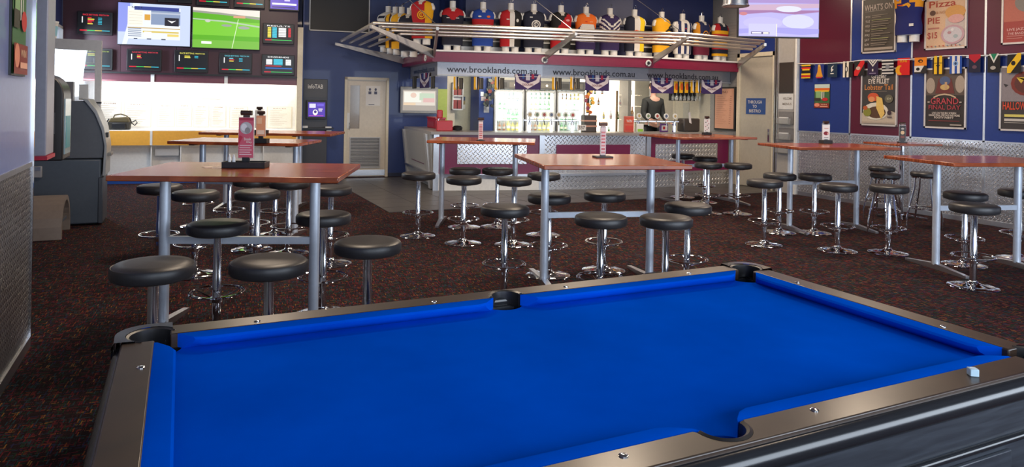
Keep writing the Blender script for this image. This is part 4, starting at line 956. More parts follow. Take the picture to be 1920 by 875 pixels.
# camera bag on the alcove counter
olive = mat('olive_canvas', (.10, .075, .03), .75); 
bp_, bz = pl(226, 240, (TP[0] - .2 * math.sin(TA), TP[1] + .2 * math.cos(TA)), TA)
t = thing('camera_bag', 'brown and black camera bag with shoulder strap on the betting counter', 'bag', (TP[0] + bp_ * math.cos(TA) - .2 * math.sin(TA), TP[1] + bp_ * math.sin(TA) + .2 * math.cos(TA), 1.0), TA)
obj('body', MB().add([(-.19, -.1, 0), (.16, -.1, 0), (.16, .08, 0), (-.19, .08, 0), (-.20, -.11, .15), (.17, -.11, .15), (.17, .09, .15), (-.20, .09, .15)], [(0, 3, 2, 1), (4, 5, 6, 7), (0, 1, 5, 4), (1, 2, 6, 5), (2, 3, 7, 6), (3, 0, 4, 7)]), mat('dark_canvas', (.035, .03, .022), .7), t, bevel=.02)
obj('flap', MB().prism([(-.19, .14), (.16, .14), (.13, .24), (-.14, .22)], -.115, .09, axis='y'), olive, t, bevel=.015)
obj('front_pocket', MB().box(-.12, -.135, .02, .10, -.105, .12), black, t, bevel=.008)
obj('handle', MB().tube([(-.12, 0, .22), (-.10, 0, .27), (0, 0, .29), (.09, 0, .26), (.12, 0, .23)], .011, 6), olive, t)
obj('strap', MB().tube([(.15, 0, .22), (.19, -.02, .12), (.24, -.03, .08), (.28, -.03, .13), (.26, -.03, .18), (.20, -.03, .14)], .011, 6).tube([(-.19, 0, .2), (-.24, 0, .12), (-.21, 0, .03)], .012, 6), black, t)

# information terminal
KPl = (DP[0] + .14 * math.sin(DA), DP[1] - .14 * math.cos(DA)); q = pbox(567, 148, 613, 346, KPl, DA)
t = thing('betting_terminal', 'tall charcoal touch-screen betting terminal beside the white pillar', 'terminal', (KPl[0], KPl[1], 0), DA)
obj('cabinet', MB().box(q[0], 0, 0, q[2], .14, q[3]), dkgrey, t, bevel=.006)
m_ = (q[0] + q[2]) / 2; b = pbox(574, 188, 612, 223, KPl, DA)
obj('header_panel', MB().box(q[0] + .02, -.008, b[3] + .06, q[2] - .02, 0, q[3] - .02), mat('header_brown', (.05, .04, .035), .35), t)
art('lettering', [('t', 'infoTAB', m_, pl(590, 162, KPl, DA)[1], .30, .09, W_)], PRINT, t, y=-.010)
md = obj('monitor', MB().box(b[0], -.08, b[1], b[2], 0, b[3]), black, t, bevel=.008)
obj('screen', art_mb(sc_items([('r', 0, 0, 1, 1, h('4a2aa8')), ('r', .06, .62, .44, .9, h('d8d4ee')), ('r', .52, .74, .92, .9, h('6a50d0')), ('c', .42, .3, .15, .2, W_), ('c', .42, .34, .08, .1, h('3a2080')), ('r', .6, .5, .85, .56, W_), ('r', .62, .38, .82, .43, W_), ('r', .05, .04, .9, .09, h('c040b0'))], b[0] + .04, b[1] + .05, b[2] - .03, b[3] - .04), -.081), SCREEN, md, smooth=False)
zl = pl(590, 239, KPl, DA)[1]
obj('shelf', MB().box(q[0] - .05, -.22, zl - .03, q[2] + .12, 0, zl), black, t)
obj('ticket_tray', MB().box(q[2] - .04, -.2, zl, q[2] + .08, -.1, zl + .03), white, t); obj('ticket_slot', MB().box(q[2] - .02, -.21, zl - .12, q[2] + .08, -.05, zl - .05), white, t); obj('slip_holder', MB().box(q[0], -.18, zl, q[0] + .1, -.1, zl + .04), white, t)

# blank notice board
q = pbox(580, -8, 693, 60, DP, DA); t = thing('notice_board', 'wide blank dark board in a thin white frame above the door', 'board', (DP[0], DP[1], 0), DA)
obj('board', MB().box(q[0], -.03, q[1], q[2], 0, q[3]), mat('board_dark', (.022, .019, .018), .5), t)
f_ = .022; obj('frame', MB().box(q[0], -.045, q[1], q[2], -.02, q[1] + f_).box(q[0], -.045, q[3] - f_, q[2], -.02, q[3]).box(q[0], -.045, q[1], q[0] + f_, -.02, q[3]).box(q[2] - f_, -.045, q[1], q[2], -.02, q[3]), white, t)

# ================================================================== LEFT SIDE: machines by the wall
# poster on the partition
LP, LA_ = (XP, -2), PI / 2
q = pbox(16, 0, 43, 140, LP, LA_); zt = pl(32, -8, LP, LA_)[1]; q = (pl(16, 138, LP, LA_)[0], pl(30, 139, LP, LA_)[1], pl(42, 138, LP, LA_)[0], 2.62)
t = thing('poster', 'narrow football and food poster on the gloss wall at far left', 'poster', (XP, -2, 0), LA_)
obj('backing', MB().box(q[0] - .01, -.012, q[1] - .01, q[2] + .01, 0, q[3] + .01), black, t)
foot = [('r', 0, 0, 1, 1, h('3c6a3a')), ('r', 0, .80, 1, 1, h('c8d8d0')), ('r', 0, .72, 1, .84, h('e06a1c')), ('r', .05, .68, .95, .74, h('f0c020')), ('r', .1, .40, .45, .70, h('8ab078')), ('r', .48, .36, .54, .68, W_), ('r', .62, .36, .66, .68, W_), ('r', 0, .3, .4, .42, h('3a2c20')), ('c', .72, .36, .2, .07, h('c81c24')), ('r', 0, 0, 1, .20, h('8a2418')), ('c', .2, .12, .18, .08, h('e89070')), ('t', 'WIN', .65, .14, .4, .05, h('f0c8a0')), ('r', .4, .04, .92, .08, h('f0b090'))]
art('print', sc_items(foot, *q), PRINT, t, y=-.013)
# grey wall case behind the partition
t = thing('wall_case', 'tall pale grey wall-hung case with red bottom edge behind the partition', 'cabinet', (0, 0, 0))
obj('case_body', MB().box(XL, 6.4, 1.16, -.935, 6.75, 3.7), mat('case_grey', (.30, .31, .38), .4), t, bevel=.01)
obj('red_trim', MB().box(XL, 6.39, 1.13, -.925, 6.76, 1.16), mat('case_red', (.45, .02, .05), .35), t)
# dark round-topped machine
t = thing('dark_vending_machine', 'black round-topped wall machine with teal side panel', 'machine', (0, 0, 0))
y0, y1 = 7.05, 7.5; ZB, ZT = 1.07, 1.82
arc = [(-1.62, ZB), (-.91, ZB)] + [(-.91 - .18 + .18 * math.cos(k * PI / 12), ZT - .18 + .18 * math.sin(k * PI / 12)) for k in range(7)] + [(-1.62, ZT)]
obj('housing', MB().prism(arc, y0, y1, axis='y'), mat('machine_black', (.022, .02, .022), .35), t, bevel=.012)
obj('side_glass', MB().prism([(y0 + .06, ZB + .05), (y1 - .06, ZB + .05), (y1 - .06, ZT - .22), (y0 + .06, ZT - .22)], -.912, -.902, axis='x'), mat('machine_glass', (.25, .35, .40), .15), t)
obj('teal_print', MB().prism([(y0 + .1, ZB + .1), (y1 - .1, ZB + .1), (y1 - .1, ZB + .38), (y0 + .1, ZB + .38)], -.903, -.899, axis='x'), mat('teal_print', (.02, .25, .32), .4), t)
obj('lock_plate', MB().box(-1.02, y0 - .012, 1.30, -.97, y0, 1.48), mat('lock_grey', (.12, .12, .13), .3, .6), t); obj('lock_knob', MB().lathe([(.014, 0), (.014, .03), (0, .03)], -1.0, y0 - .02, 1.36, 10), chrome, t)
obj('front_recess', MB().box(-1.5, y0 - .008, ZB + .1, -1.05, y0, ZT - .14), mat('machine_dark', (.035, .032, .035), .3), t)
# cash machine
t = thing('cash_machine', 'blue-grey cash machine with curved sloping front against the left wall', 'cash machine', (0, 0, 0))
side = [(-1.90, .84), (-.885, .84), (-.865, 1.0), (-.90, 1.22), (-.98, 1.42), (-1.07, 1.55), (-1.12, 1.56), (-1.90, 1.56)]
obj('upper_housing', MB().prism(side, 10.2, 10.75, axis='y'), mat('atm_upper', (.10, .11, .13), .4), t, bevel=.012)
obj('lower_cabinet', MB().box(-1.90, 10.2, .02, -.90, 10.75, .83), atmgrey, t, bevel=.02)
obj('front_door', MB().box(-.93, 10.19, .02, -.875, 10.76, .60), mat('atm_door', (.06, .07, .09), .4), t, bevel=.01)
fasc = [(-.885, .62), (-.85, .62), (-.84, 1.0), (-.875, 1.23), (-.955, 1.44), (-1.05, 1.58), (-1.12, 1.59), (-1.07, 1.53), (-.98, 1.40), (-.905, 1.2), (-.87, 1.0)]
obj('front_fascia', MB().prism(fasc, 10.17, 10.78, axis='y'), mat('atm_silver', (.36, .37, .38), .35, .3), t, bevel=.006)
obj('keypad', MB().box(-.845, 10.3, .86, -.80, 10.6, .90), mat('keypad_grey', (.2, .2, .2), .4), t, bevel=.004)
obj('card_slot', MB().box(-.87, 10.25, 1.10, -.835, 10.4, 1.16), black, t)
obj('topper', MB().box(-1.38, 10.3, 1.55, -1.23, 10.45, 1.80), mat('topper_grey', (.16, .15, .15), .4), t)
t = thing('leaflet_holder', 'clear leaflet box standing on the blue-grey cash machine', 'holder', (-1.13, 10.4, 1.57))
obj('clear_box', MB().box(-.06, 0, .02, .06, .08, .24), mat('acrylic', (.8, .82, .85), .1, trans=.6, alpha=.5), t); obj('leaflets', MB().box(-.05, .02, .0, .05, .06, .2), white, t)
# white aluminium frame with cup on it
fm = mat('frame_aluminium', (.62, .58, .54), .4, .3)
t = thing('aluminium_frame', 'tall white aluminium frame standing behind the cash machine', 'frame', (0, 0, 0))
zt_ = 2.37
obj('front_post', MB().box(-1.065, 11.0, 0, -.99, 11.08, zt_ - .13), fm, t); obj('top_bar', MB().box(-1.90, 11.0, zt_ - .13, -.99, 11.08, zt_ + .01), fm, t)
obj('rear_post', MB().box(-1.90, 11.0, 0, -1.84, 11.08, zt_ - .13), fm, t); obj('post_band', MB().box(-1.07, 10.99, 1.52, -.985, 11.09, 1.545), black, t)
obj('glass_sheet', MB().box(-1.84, 11.03, .9, -1.065, 11.04, zt_ - .13), mat('thin_glass', (.85, .88, .9), .03, trans=1, alpha=.12), t)
t = thing('paper_cup', 'large white cup with blue print on top of the aluminium frame', 'cup', (-1.58, 11.04, zt_ + .011))
obj('cup_body', MB().lathe([(.062, 0), (.085, .21), (.08, .215)], n=16), mat('cup_card', (.6, .57, .55), .5), t); obj('lid', MB().lathe([(.088, .205), (.09, .225), (0, .235)], n=16), white, t)
obj('blue_print', MB().lathe([(.066, .03), (.081, .16)], n=16), mat('cup_blue', (.25, .5, .62), .5), t)
# curved metal hood on the floor
t = thing('metal_hood', 'curved beige metal hood bench end on the carpet by the left wall', 'floor unit', (0, 0, 0))
n = 14; yc_, rr_ = 9.66, .36; xe = -1.20
ou = [(yc_ - rr_ * math.cos(PI * k / n), .46 * math.sin(PI * k / n) ** .8 if 0 < k < n else 0) for k in range(n + 1)]
inn = [(yc_ + (y - yc_) * .84, z * .88) for y, z in ou]
sh_ = MB()
for k in range(n): sh_.add([(x, *p) for x in (-1.93, xe) for p in (ou[k], ou[k + 1], inn[k + 1], inn[k])], [(0, 1, 5, 4), (2, 3, 7, 6), (4, 5, 6, 7), (0, 3, 2, 1)])
obj('curved_shell', sh_, mat('hood_beige_metal', (.40, .33, .28), .35, .5), t)
obj('end_panel', MB().prism(inn, -1.40, -1.37, axis='x'), mat('hood_panel', (.10, .09, .09), .5), t)
obj('shelf_bar', MB().box(-1.37, yc_ - .2, .16, xe - .02, yc_ + .2, .19), brushed, t)
t = thing('cleaner_caddy', 'small grey wall dispenser between the partition and the cash machine', 'dispenser', (-1.62, 10.19, .62)); obj('body', MB().box(0, -.06, 0, .10, 0, .14), mat('disp', (.3, .3, .32), .4), t, bevel=.01); obj('cover', MB().box(.01, -.07, .09, .09, -.06, .13), brushed, t)

# ================================================================== RIGHT WALL: posters, flags, jersey
frm = mat('poster_frame_alu', (.62, .56, .52), .35, .4)
def framed(b, label, items, P=RW, a=RA, fw=.025, root='poster'):
    q = pbox(*b, P, a); t = thing(root, label, 'poster', (P[0], P[1], 0), a)
    obj('backing', MB().box(q[0], -.022, q[1], q[2], 0, q[3]), frm, t)
    fr = MB().box(q[0], -.032, q[1], q[2], -.02, q[1] + fw).box(q[0], -.032, q[3] - fw, q[2], -.02, q[3]).box(q[0], -.032, q[1], q[0] + fw, -.02, q[3]).box(q[2] - fw, -.032, q[1], q[2], -.02, q[3])
    obj('frame', fr, frm, t); obj('print', art_mb(sc_items(items, q[0] + fw, q[1] + fw, q[2] - fw, q[3] - fw), -.022), PRINT, t, smooth=False); return t
dk, ch = h('3a322c'), h('b8aca0')
whats = [('r', 0, 0, 1, 1, h('4a3f34')), ('t', "WHAT'S ON", .48, .84, .88, .12, h('c8b4a6')), ('r', .06, .765, .7, .77, ch), ('r', .05, .03, .95, .075, h('a89888')), ('p', [(.5, 1), (.75, 1), (.7, .95)], h('d8c8b8'))]
for k, d in enumerate(('MON', 'TUE', 'WED', 'THU', 'FRI', 'SAT', 'SUN')):
    z = .665 - k * .088; whats.append(('t', d, .16, z, .15, .045, ch)); whats.append(('r', .29, z + .012, .29 + .5 + .15 * ((k * 5) % 3) / 3, z + .024, h('9a9a60') if k % 2 else h('8f8070'))); whats.append(('r', .29, z - .022, .29 + .3 + .3 * ((k * 3) % 4) / 4, z - .010, h('8f8070')))
framed((1618, -6, 1682, 99), 'tall brown chalkboard-style weekly events poster on the blue panel', whats)
pizza = [('r', 0, 0, 1, 1, h('e0b894')), ('r', .5, .02, 1, .6, h('cdbcb4')), ('t', 'Pizza', .42, .92, .7, .14, h('b0402c')), ('c', .17, .74, .08, .055, h('6a4a38')), ('t', '& NO', .38, .74, .24, .06, h('c08a60')), ('t', 'PIE', .2, .58, .32, .13, h('b04a38')), ('r', .05, .40, .35, .43, h('c07a68')), ('t', '$15', .17, .26, .26, .15, h('b84a40')), ('c', .76, .72, .26, .14, h('dca058')), ('c', .78, .58, .2, .09, h('e0a8a0')), ('c', .7, .26, .3, .2, h('c8a0a8')), ('c', .7, .26, .24, .16, h('cfc8cc')), ('c', .62, .3, .05, .03, h('b88a90')), ('c', .78, .22, .06, .04, h('a8b4b8')), ('c', .7, .36, .04, .03, h('e8e0e0'))] + [('c', .06 + .105 * k, .035, .022, .014, (h('8a4a30'), h('c05040'), h('7a8a90'))[k % 3]) for k in range(9)]
framed((1736, -4, 1815, 92), 'cream pizza and pie poster with handwritten red lettering', pizza)
live = [('r', 0, 0, 1, 1, h('a8403a')), ('r', 0, .45, 1, 1, h('c06a58')), ('c', .75, .85, .4, .22, h('8a8078')), ('t', 'LIVE JAZZ', .42, .27, .6, .07, h('e8b8b0')), ('t', 'THE BAND', .4, .19, .5, .05, h('e8b8b0')), ('r', .12, .13, .8, .14, h('d89a90')), ('r', .12, .08, .6, .09, h('d89a90'))]
framed((1880, -12, 1948, 82), 'red live music poster at the top right edge of the picture', live)
eye = [('r', 0, 0, 1, 1, h('3c3836')), ('p', [(0, 0), (0, .20), (.5, .34), (1, .22), (1, 0)], h('c8b8a4')), ('t', 'Grazier', .5, .885, .45, .09, h('e8dcd0')), ('t', 'EYE FILLET', .5, .79, .62, .085, h('f0e4d8')), ('t', 'Lobster Tail', .5, .68, .84, .10, h('d88a44')), ('r', .28, .605, .75, .612, h('a89888')), ('c', .42, .24, .38, .16, h('e4dccc')), ('c', .45, .22, .28, .11, h('5a3820')), ('c', .35, .50, .17, .08, h('d8562c')), ('c', .3, .46, .1, .05, h('e89860')), ('p', [(.45, .52), (.62, .48), (.7, .2), (.6, .1), (.45, .3)], h('ecc468')), ('c', .18, .22, .12, .08, h('8a8a30')), ('c', .12, .3, .07, .04, h('c05a28')), ('c', .82, .47, .12, .075, h('6a6450')), ('t', '$24', .82, .47, .12, .04, h('c8c0a0')), ('c', .84, .22, .06, .045, h('3a2430')), ('r', .78, .13, .92, .15, h('5a4a50')), ('r', .02, .02, .98, .05, h('b8a898'))]
framed((1616, 128, 1684, 236), 'dark steak and lobster poster in an aluminium frame on the maroon panel', eye)
gfd = [('r', 0, 0, 1, 1, h('2e2622')), ('r', 0, .55, 1, 1, h('5a4a40')), ('c', .12, .72, .12, .14, h('a89888')), ('c', .88, .74, .12, .15, h('a89888')), ('p', [(.25, .58), (.75, .58), (.66, .84), (.34, .84)], h('6a2a24')), ('c', .5, .80, .14, .08, h('4a5a80')), ('c', .5, .69, .12, .05, h('c8a868')), ('r', .5, .66, .56, .78, h('c09a70')), ('p', [(.2, .52), (.35, .565), (.5, .58), (.65, .565), (.8, .52), (.78, .50), (.65, .54), (.5, .555), (.35, .54), (.22, .50)], h('c8b090')), ('t', 'GRAND', .5, .45, .72, .11, h('b8404a')), ('t', 'FINAL DAY', .5, .34, .82, .075, h('a83a44')), ('r', .06, .42, .12, .44, ch), ('r', .88, .42, .94, .44, ch), ('t', 'LIVE ON THE BIG SCREEN', .5, .24, .62, .035, h('e0d4c8')), ('t', 'GRAND FINAL SPECIALS AND MORE', .5, .20, .8, .035, h('e0d4c8')), ('t', 'FOOTY PARTY', .5, .16, .5, .035, h('e0d4c8')), ('r', .1, .1, .9, .11, h('8a3030')), ('r', .66, .03, .95, .05, ch)]
framed((1735, 127, 1814, 241), 'brown football grand final poster in an aluminium frame on the blue panel', gfd)
hal = [('r', 0, 0, 1, 1, h('3a3434')), ('r', 0, .45, 1, 1, h('8a8084')), ('p', [(0, .62), (.12, .68), (.05, .74), (.2, .72)], h('2a2428')), ('c', .7, .74, .44, .20, h('7a2a20')), ('c', .72, .74, .36, .16, h('5a2a24')), ('p', [(.42, .84), (.55, .74), (.62, .80), (.70, .66), (.8, .8), (.9, .66), (.95, .8), (.85, .74), (.7, .84)], h('e0c040')), ('t', 'HALLOWEEN', .5, .38, .9, .13, h('d84a2c')), ('r', .1, .20, .8, .24, h('d8c868')), ('r', .1, .13, .8, .17, h('c8c0b8')), ('r', .1, .10, .7, .11, h('b0a8a0'))]
framed((1876, 123, 1952, 246), 'halloween poster with a pumpkin at the right edge of the picture', hal)
q = pbox(1528, 158, 1556, 202, RW, RA); t = thing('poster', 'small unframed football and food poster on the left blue panel', 'poster', (*RW, 0), RA)
obj('sheet', MB().box(q[0] - .008, -.006, q[1] - .008, q[2] + .008, 0, q[3] + .008), black, t); art('print', sc_items(foot, *q), PRINT, t, y=-.007)
# sign on the bistro door, frames and leaflet rack on the column
q = pbox(1401, 184, 1437, 214, RW, RA); t = thing('door_sign', 'blue sign reading THROUGH TO BISTRO on the beige door', 'sign', (*RW, 0), RA)
obj('plate', MB().box(q[0], -.03, q[1], q[2], -.022, q[3]), mat('sign_blue', (.012, .07, .30), .35), t)
art('lettering', sc_items([('t', 'THROUGH', .46, .76, .74, .2, W_), ('t', 'TO', .46, .49, .22, .18, W_), ('t', 'BISTRO', .48, .20, .60, .2, W_)], *q), PRINT, t, y=-.031)
def colthing(b, name, lab, cat, m, items=None, d=.05):
    q = pbox(*b, RW, RA); t = thing(name, lab, cat, (*RW, 0), RA); obj('panel', MB().box(q[0], -.012 - d, q[1], q[2], -.012, q[3]), m, t, bevel=.004)
    if items: art('print', sc_items(items, *q), PRINT, t, y=-.013 - d)
    return t, q
colthing((1463, 117, 1489, 174), 'dark_board', 'blank dark board on the grey column beside the bistro door', 'board', mat('board_dark2', (.045, .035, .03), .4), None, .02)
colthing((1461, 176, 1489, 205), 'notice', 'white printed notice under the dark board on the column', 'sign', white, [('t', 'WELCOME', .6, .7, .6, .16, h('8a8078')), ('t', 'MENUS', .6, .35, .6, .16, h('9a9088'))], .01)
for n, (b, lab) in enumerate((((1462, 209, 1489, 233), 'top grey leaflet tray on the column'), ((1462, 240, 1489, 262), 'middle grey leaflet tray on the column'), ((1460, 266, 1488, 287), 'bottom grey leaflet tray on the column'))):
    t, q = colthing(b, 'leaflet_tray', lab, 'leaflet holder', mat('tray_grey', (.22, .21, .21), .35), None, .02)
    obj('front_lip', MB().box(q[0], -.10, q[1], q[2], -.092, q[1] + .12).box(q[0], -.10, q[1], q[2], -.03, q[1] + .01), mat('tray_clear', (.5, .5, .5), .2, trans=.5, alpha=.5), t)
    obj('leaflets', MB().box(q[0] + .06, -.085, q[1] + .01, q[2] - .08, -.06, q[1] + .14), white, t)

# string of football flags along the right wall
fb = thing('flag_bunting', 'string of small football club flags running along the right wall', 'bunting', (*RW, 0), RA)
zb = lambda s: ZJ + .035 - .03 * abs(math.sin(s * 2.2))
obj('string', MB().tube([(k * .2, -.05, zb(k * .2)) for k in range(0, 36)], .009, 5), white, fb)
Y_, K2, R2, B2, T2 = h('f0c020'), h('161214'), h('d8181c'), h('2050a8'), h('0c2a44')
FL = [
 (1507, 120, 1524, 147, 'yellow, red and black hooped flag', [('r', 0, 0, 1, 1, K2), ('r', 0, .85, 1, .95, Y_), ('r', 0, .65, 1, .76, R2), ('r', .1, .55, .9, .65, Y_), ('r', 0, .22, 1, .34, Y_), ('r', 0, .1, 1, .2, R2), ('r', 0, 0, 1, .08, Y_)]),
 (1532, 119, 1549, 147, 'blue and gold lion flag', [('r', 0, 0, 1, 1, h('1c2c7a')), ('p', [(.1, .1), (.9, .1), (.75, .4), (.6, .9), (.35, .9), (.3, .45)], h('e09a20')), ('c', .5, .85, .12, .08, h('e8c060')), ('r', .2, .02, .8, .08, R2)]),
 (1556, 117, 1574, 145, 'dark teal flag with white emblem', [('r', 0, 0, 1, 1, T2), ('p', [(.4, .35), (.62, .5), (.45, .6), (.65, .8), (.4, .7), (.35, .5)], W1), ('r', .3, .22, .65, .28, W1)]),
 (1584, 115, 1603, 145, 'black and white striped flag', [('r', 0, 0, 1, 1, K2), ('r', .05, 0, .25, 1, h('f0e4d0')), ('r', .42, 0, .62, 1, h('f0e4d0')), ('c', .4, .5, .14, .2, K2), ('c', .4, .5, .07, .14, W1)]),
 (1606, 114, 1625, 142, 'black flag with red diagonal sash', [('r', 0, 0, 1, 1, K2), ('p', [(0, 0), (.35, 0), (1, .8), (1, 1), (.65, 1), (0, .3)], R2), ('c', .4, .5, .22, .12, h('d8b0a0'))]),
 (1631, 112, 1651, 141, 'purple flag with white chevrons', [('r', 0, 0, 1, 1, h('2a1540')), ('p', [(0, 1), (.12, 1), (.5, .66), (.88, 1), (1, 1), (.5, .54)], W1), ('p', [(.22, 1), (.36, 1), (.5, .86), (.64, 1), (.78, 1), (.5, .74)], W1), ('r', .44, .25, .56, .4, W1), ('r', .2, .1, .8, .14, h('a090b0'))]),
 (1658, 111, 1680, 140, 'navy and white hooped flag', [('r', 0, 0, 1, 1, h('1c1c28'))] + [('r', 0, k, 1, k + .09, W1) for k in (.05, .25, .45, .65, .86)] + [('c', .5, .5, .2, .14, h('8a8a90'))]),
 (1687, 109, 1710, 141, 'red flag with yellow sun', [('r', 0, 0, 1, 1, h('e01818')), ('c', .2, .3, .35, .28, h('f0a818')), ('c', .5, .32, .32, .26, h('e01818')), ('t', 'SUNS', .5, .82, .6, .14, h('f0b018'))]),
 (1719, 108, 1742, 138, 'orange, white and charcoal flag', [('r', 0, 0, 1, 1, h('2a2426')), ('r', 0, .48, 1, 1, h('f08a18')), ('p', [(0, .1), (.5, .1), (.8, .48), (0, .48)], W1), ('c', .3, .28, .15, .1, K2), ('c', .5, .78, .2, .1, K2), ('c', .54, .76, .1, .05, h('f08a18'))]),
 (1753, 105, 1774, 139, 'brown and gold striped flag', [('r', 0, 0, 1, 1, h('3a2414')), ('r', .14, 0, .40, 1, Y_), ('r', .6, 0, .86, 1, Y_), ('t', 'HAWKS', .5, .6, .8, .08, K2), ('p', [(.3, .5), (.7, .5), (.5, .36)], K2)]),
 (1785, 104, 1808, 138, 'royal blue and white striped flag', [('r', 0, 0, 1, 1, B2), ('r', .2, 0, .42, 1, W1), ('r', .62, 0, .84, 1, W1), ('c', .5, .55, .22, .14, h('8ab0e0')), ('c', .5, .55, .1, .08, h('28406a'))]),
 (1821, 102, 1843, 136, 'navy flag with red top', [('r', 0, 0, 1, 1, h('1a1c38')), ('p', [(0, 1), (1, 1), (1, .8), (.5, .52), (0, .8)], h('b8182c')), ('c', .5, .3, .2, .1, h('6a4a5a'))]),
 (1856, 101, 1880, 136, 'black flag with teal and white triangle', [('r', 0, 0, 1, 1, K2), ('p', [(.1, 1), (.9, 1), (.5, .5)], W1), ('p', [(.25, 1), (.75, 1), (.5, .64)], h('18805a')), ('c', .45, .25, .22, .1, h('b0a8a0'))]),
 (1893, 100, 1919, 137, 'black flag with yellow sash', [('r', 0, 0, 1, 1, K2), ('p', [(0, 0), (.25, 0), (1, .7), (1, 1), (.75, 1), (0, .3)], Y_), ('c', .45, .5, .16, .12, K2)])]
for x0, y0, x1, y1, lab, it in FL:
    q = pbox(x0, y0, x1, y1, RW, RA); o = art('flag', sc_items(it, *q), FLAG, fb, y=-.055); o['label'] = lab
cdm = obj('loose_end', MB().tube([(0.02, -.05, ZJ + .03), (.0, -.05, ZJ - .1), (-.04 + .03, -.05, ZJ - .26)], .006, 5), white, fb)
# jersey mannequin on the right wall
s, z = pl(1703, 79, (XR - .13, RW[1]), RA)
def p_wc(x, z, f): return h('f2a018') if (z > .56 and abs(x) > .055) or (z > .50 and abs(x) > .13) else h('141c64')
mannequin((XR - .13, RW[1] - s, z), RA + .18, p_wc, 'mannequin in a navy jersey with gold shoulders, hanging on the right wall', [('p', [(-.10, .53), (-.02, .55), (.04, .57), (.08, .53), (.05, .49), (.02, .53), (-.03, .52)], h('e8a020')), ('r', -.10, .53, -.03, .545, h('c82418')), ('c', -.10, .62, .02, .02, h('9090c0')), ('r', -.02, .62, .08, .655, h('d04a20')), ('r', .06, .22, .12, .26, W1)], group='jersey on the right wall')

# big television by the right wall, hung from the ceiling
TVP = (.4275 * 9.5 + .904 * 0, .904 * 9.5); ta = -YAW
q = pbox(1384, -20, 1537, 71, TVP, ta); t = thing('television', 'big ceiling-hung television with a blurred pale violet picture', 'television', (*TVP, 0), ta)
zt_ = q[1] + (q[2] - q[0]) * .575
obj('housing', MB().box(q[0], 0, q[1], q[2], .06, zt_), black, t, bevel=.006); obj('ceiling_pole', MB().box((q[0] + q[2]) / 2 - .03, .06, zt_ - .4, (q[0] + q[2]) / 2 + .03, .12, CEIL), black, t)
sky_ = [('r', 0, 0, 1, 1, h('b8b0ea')), ('r', 0, .75, 1, 1, h('a88cc8')), ('p', [(0, .55), (.3, .56), (.6, .62), (1, .66), (1, .75), (0, .7)], h('c8a8c0')), ('p', [(0, .48), (.4, .54), (.7, .50), (1, .56), (1, .60), (0, .58)], h('a070a0')), ('c', .74, .34, .2, .16, h('d0d0f4')), ('c', .3, .3, .25, .14, h('c0b8ee')), ('c', .62, .62, .16, .07, h('dcdcf8')), ('p', [(0, .05), (.3, .1), (.8, .04), (1, .08), (1, .18), (.5, .2), (0, .16)], h('a098e0')), ('r', .12, .02, .46, .28, h('c8c4f2')), ('r', .15, .045, .38, .10, h('5a4a80')), ('r', .16, .055, .28, .09, h('e8e4f8')), ('r', .30, .05, .37, .095, W1), ('r', .46, .0, .475, .28, W1), ('c', .05, .5, .05, .04, h('c87a80'))]
obj('screen', art_mb(sc_items(sky_, q[0] + .012, q[1] + .018, q[2] - .012, zt_ - .015), 0), SCREEN, t, smooth=False)
# pendant lamp
c = Vector((s_ * 7 + c_ * 7 * (1376 - 960) / F, c_ * 7 - s_ * 7 * (1376 - 960) / F, 0)); zp_ = H + (199 - 12) * 7 / F
t = thing('pendant_lamp', 'brushed metal pendant lamp shade hanging above the tables', 'lamp', (c.x, c.y, zp_))
obj('shade', MB().lathe([(.122, 0), (.125, .0), (.12, .06), (.105, .20), (.03, .26), (.02, .30), (0, .3)], n=28), brushed, t); obj('rim', MB().tube([(.125 * math.cos(k * PI / 12), .125 * math.sin(k * PI / 12), .004) for k in range(24)], .008, 6, True), brushed, t)
obj('inner_reflector', MB().lathe([(.115, .01), (.09, .15), (0, .2)], n=20), white, t); obj('cord', MB().tube([(0, 0, .3), (0, 0, CEIL - zp_)], .006, 5), black, t)

# ================================================================== BAR TABLES
TZ = 1.13
def make_table(name, L, W, label, loc, rz, group=None, legs=(-.33, .33), rail=True):
    t = thing(name, label, 'table', loc, rz, group)
    obj('tabletop', MB().box(-L / 2, -W / 2, TZ - .036, L / 2, W / 2, TZ), tablewood, t, bevel=.006)
    for x in legs:
        obj('leg', MB().tube([(x, 0, .045), (x, 0, TZ - .036)], .036, 18), silver, t)
        ft = MB()
        for d in (-1, 1): ft.add([(x - .03, 0, .0), (x + .03, 0, .0), (x - .03, 0, .06), (x + .03, 0, .06), (x - .022, d * W * .42, .0), (x + .022, d * W * .42, .0), (x - .022, d * W * .42, .022), (x + .022, d * W * .42, .022)], [(0, 1, 5, 4), (2, 6, 7, 3), (0, 4, 6, 2), (1, 3, 7, 5), (4, 5, 7, 6), (0, 2, 3, 1)])
        obj('foot', ft, brushed, t); obj('top_bracket', MB().box(x - .03, -W * .33, TZ - .055, x + .03, W * .33, TZ - .036), black, t)
    if rail: obj('cross_rail', MB().box(legs[0], -.02, .60, legs[1], .02, .65), silver, t)
    return t
def tab(fl_, fr_, L, W, label, ang_=None, legpx=None, legs=None, **k):
    """front-left and front-right top corners in the photograph -> real place of the table"""
    A, B = at(*fl_, TZ), at(*fr_, TZ); a = ang((A.x, A.y), (B.x, B.y)) if ang_ is None else ang_; L = L or dist(A, B)
    mx, my = ((A.x + B.x) / 2, (A.y + B.y) / 2); c = (mx - math.sin(a) * W / 2, my + math.cos(a) * W / 2)
    legs = legs or tuple(pl(x, 300, c, a)[0] for x in legpx); k['legs'] = legs
    return make_table('bar_table', L, W, label, (c[0], c[1], 0), a, 'tall wooden bar tables', **k), c, a
T1, c1, a1_ = tab((197.5, 329), (634, 333), None, 1.02, 'tall red-brown wooden bar table nearest the camera on the left', legpx=(311, 592))
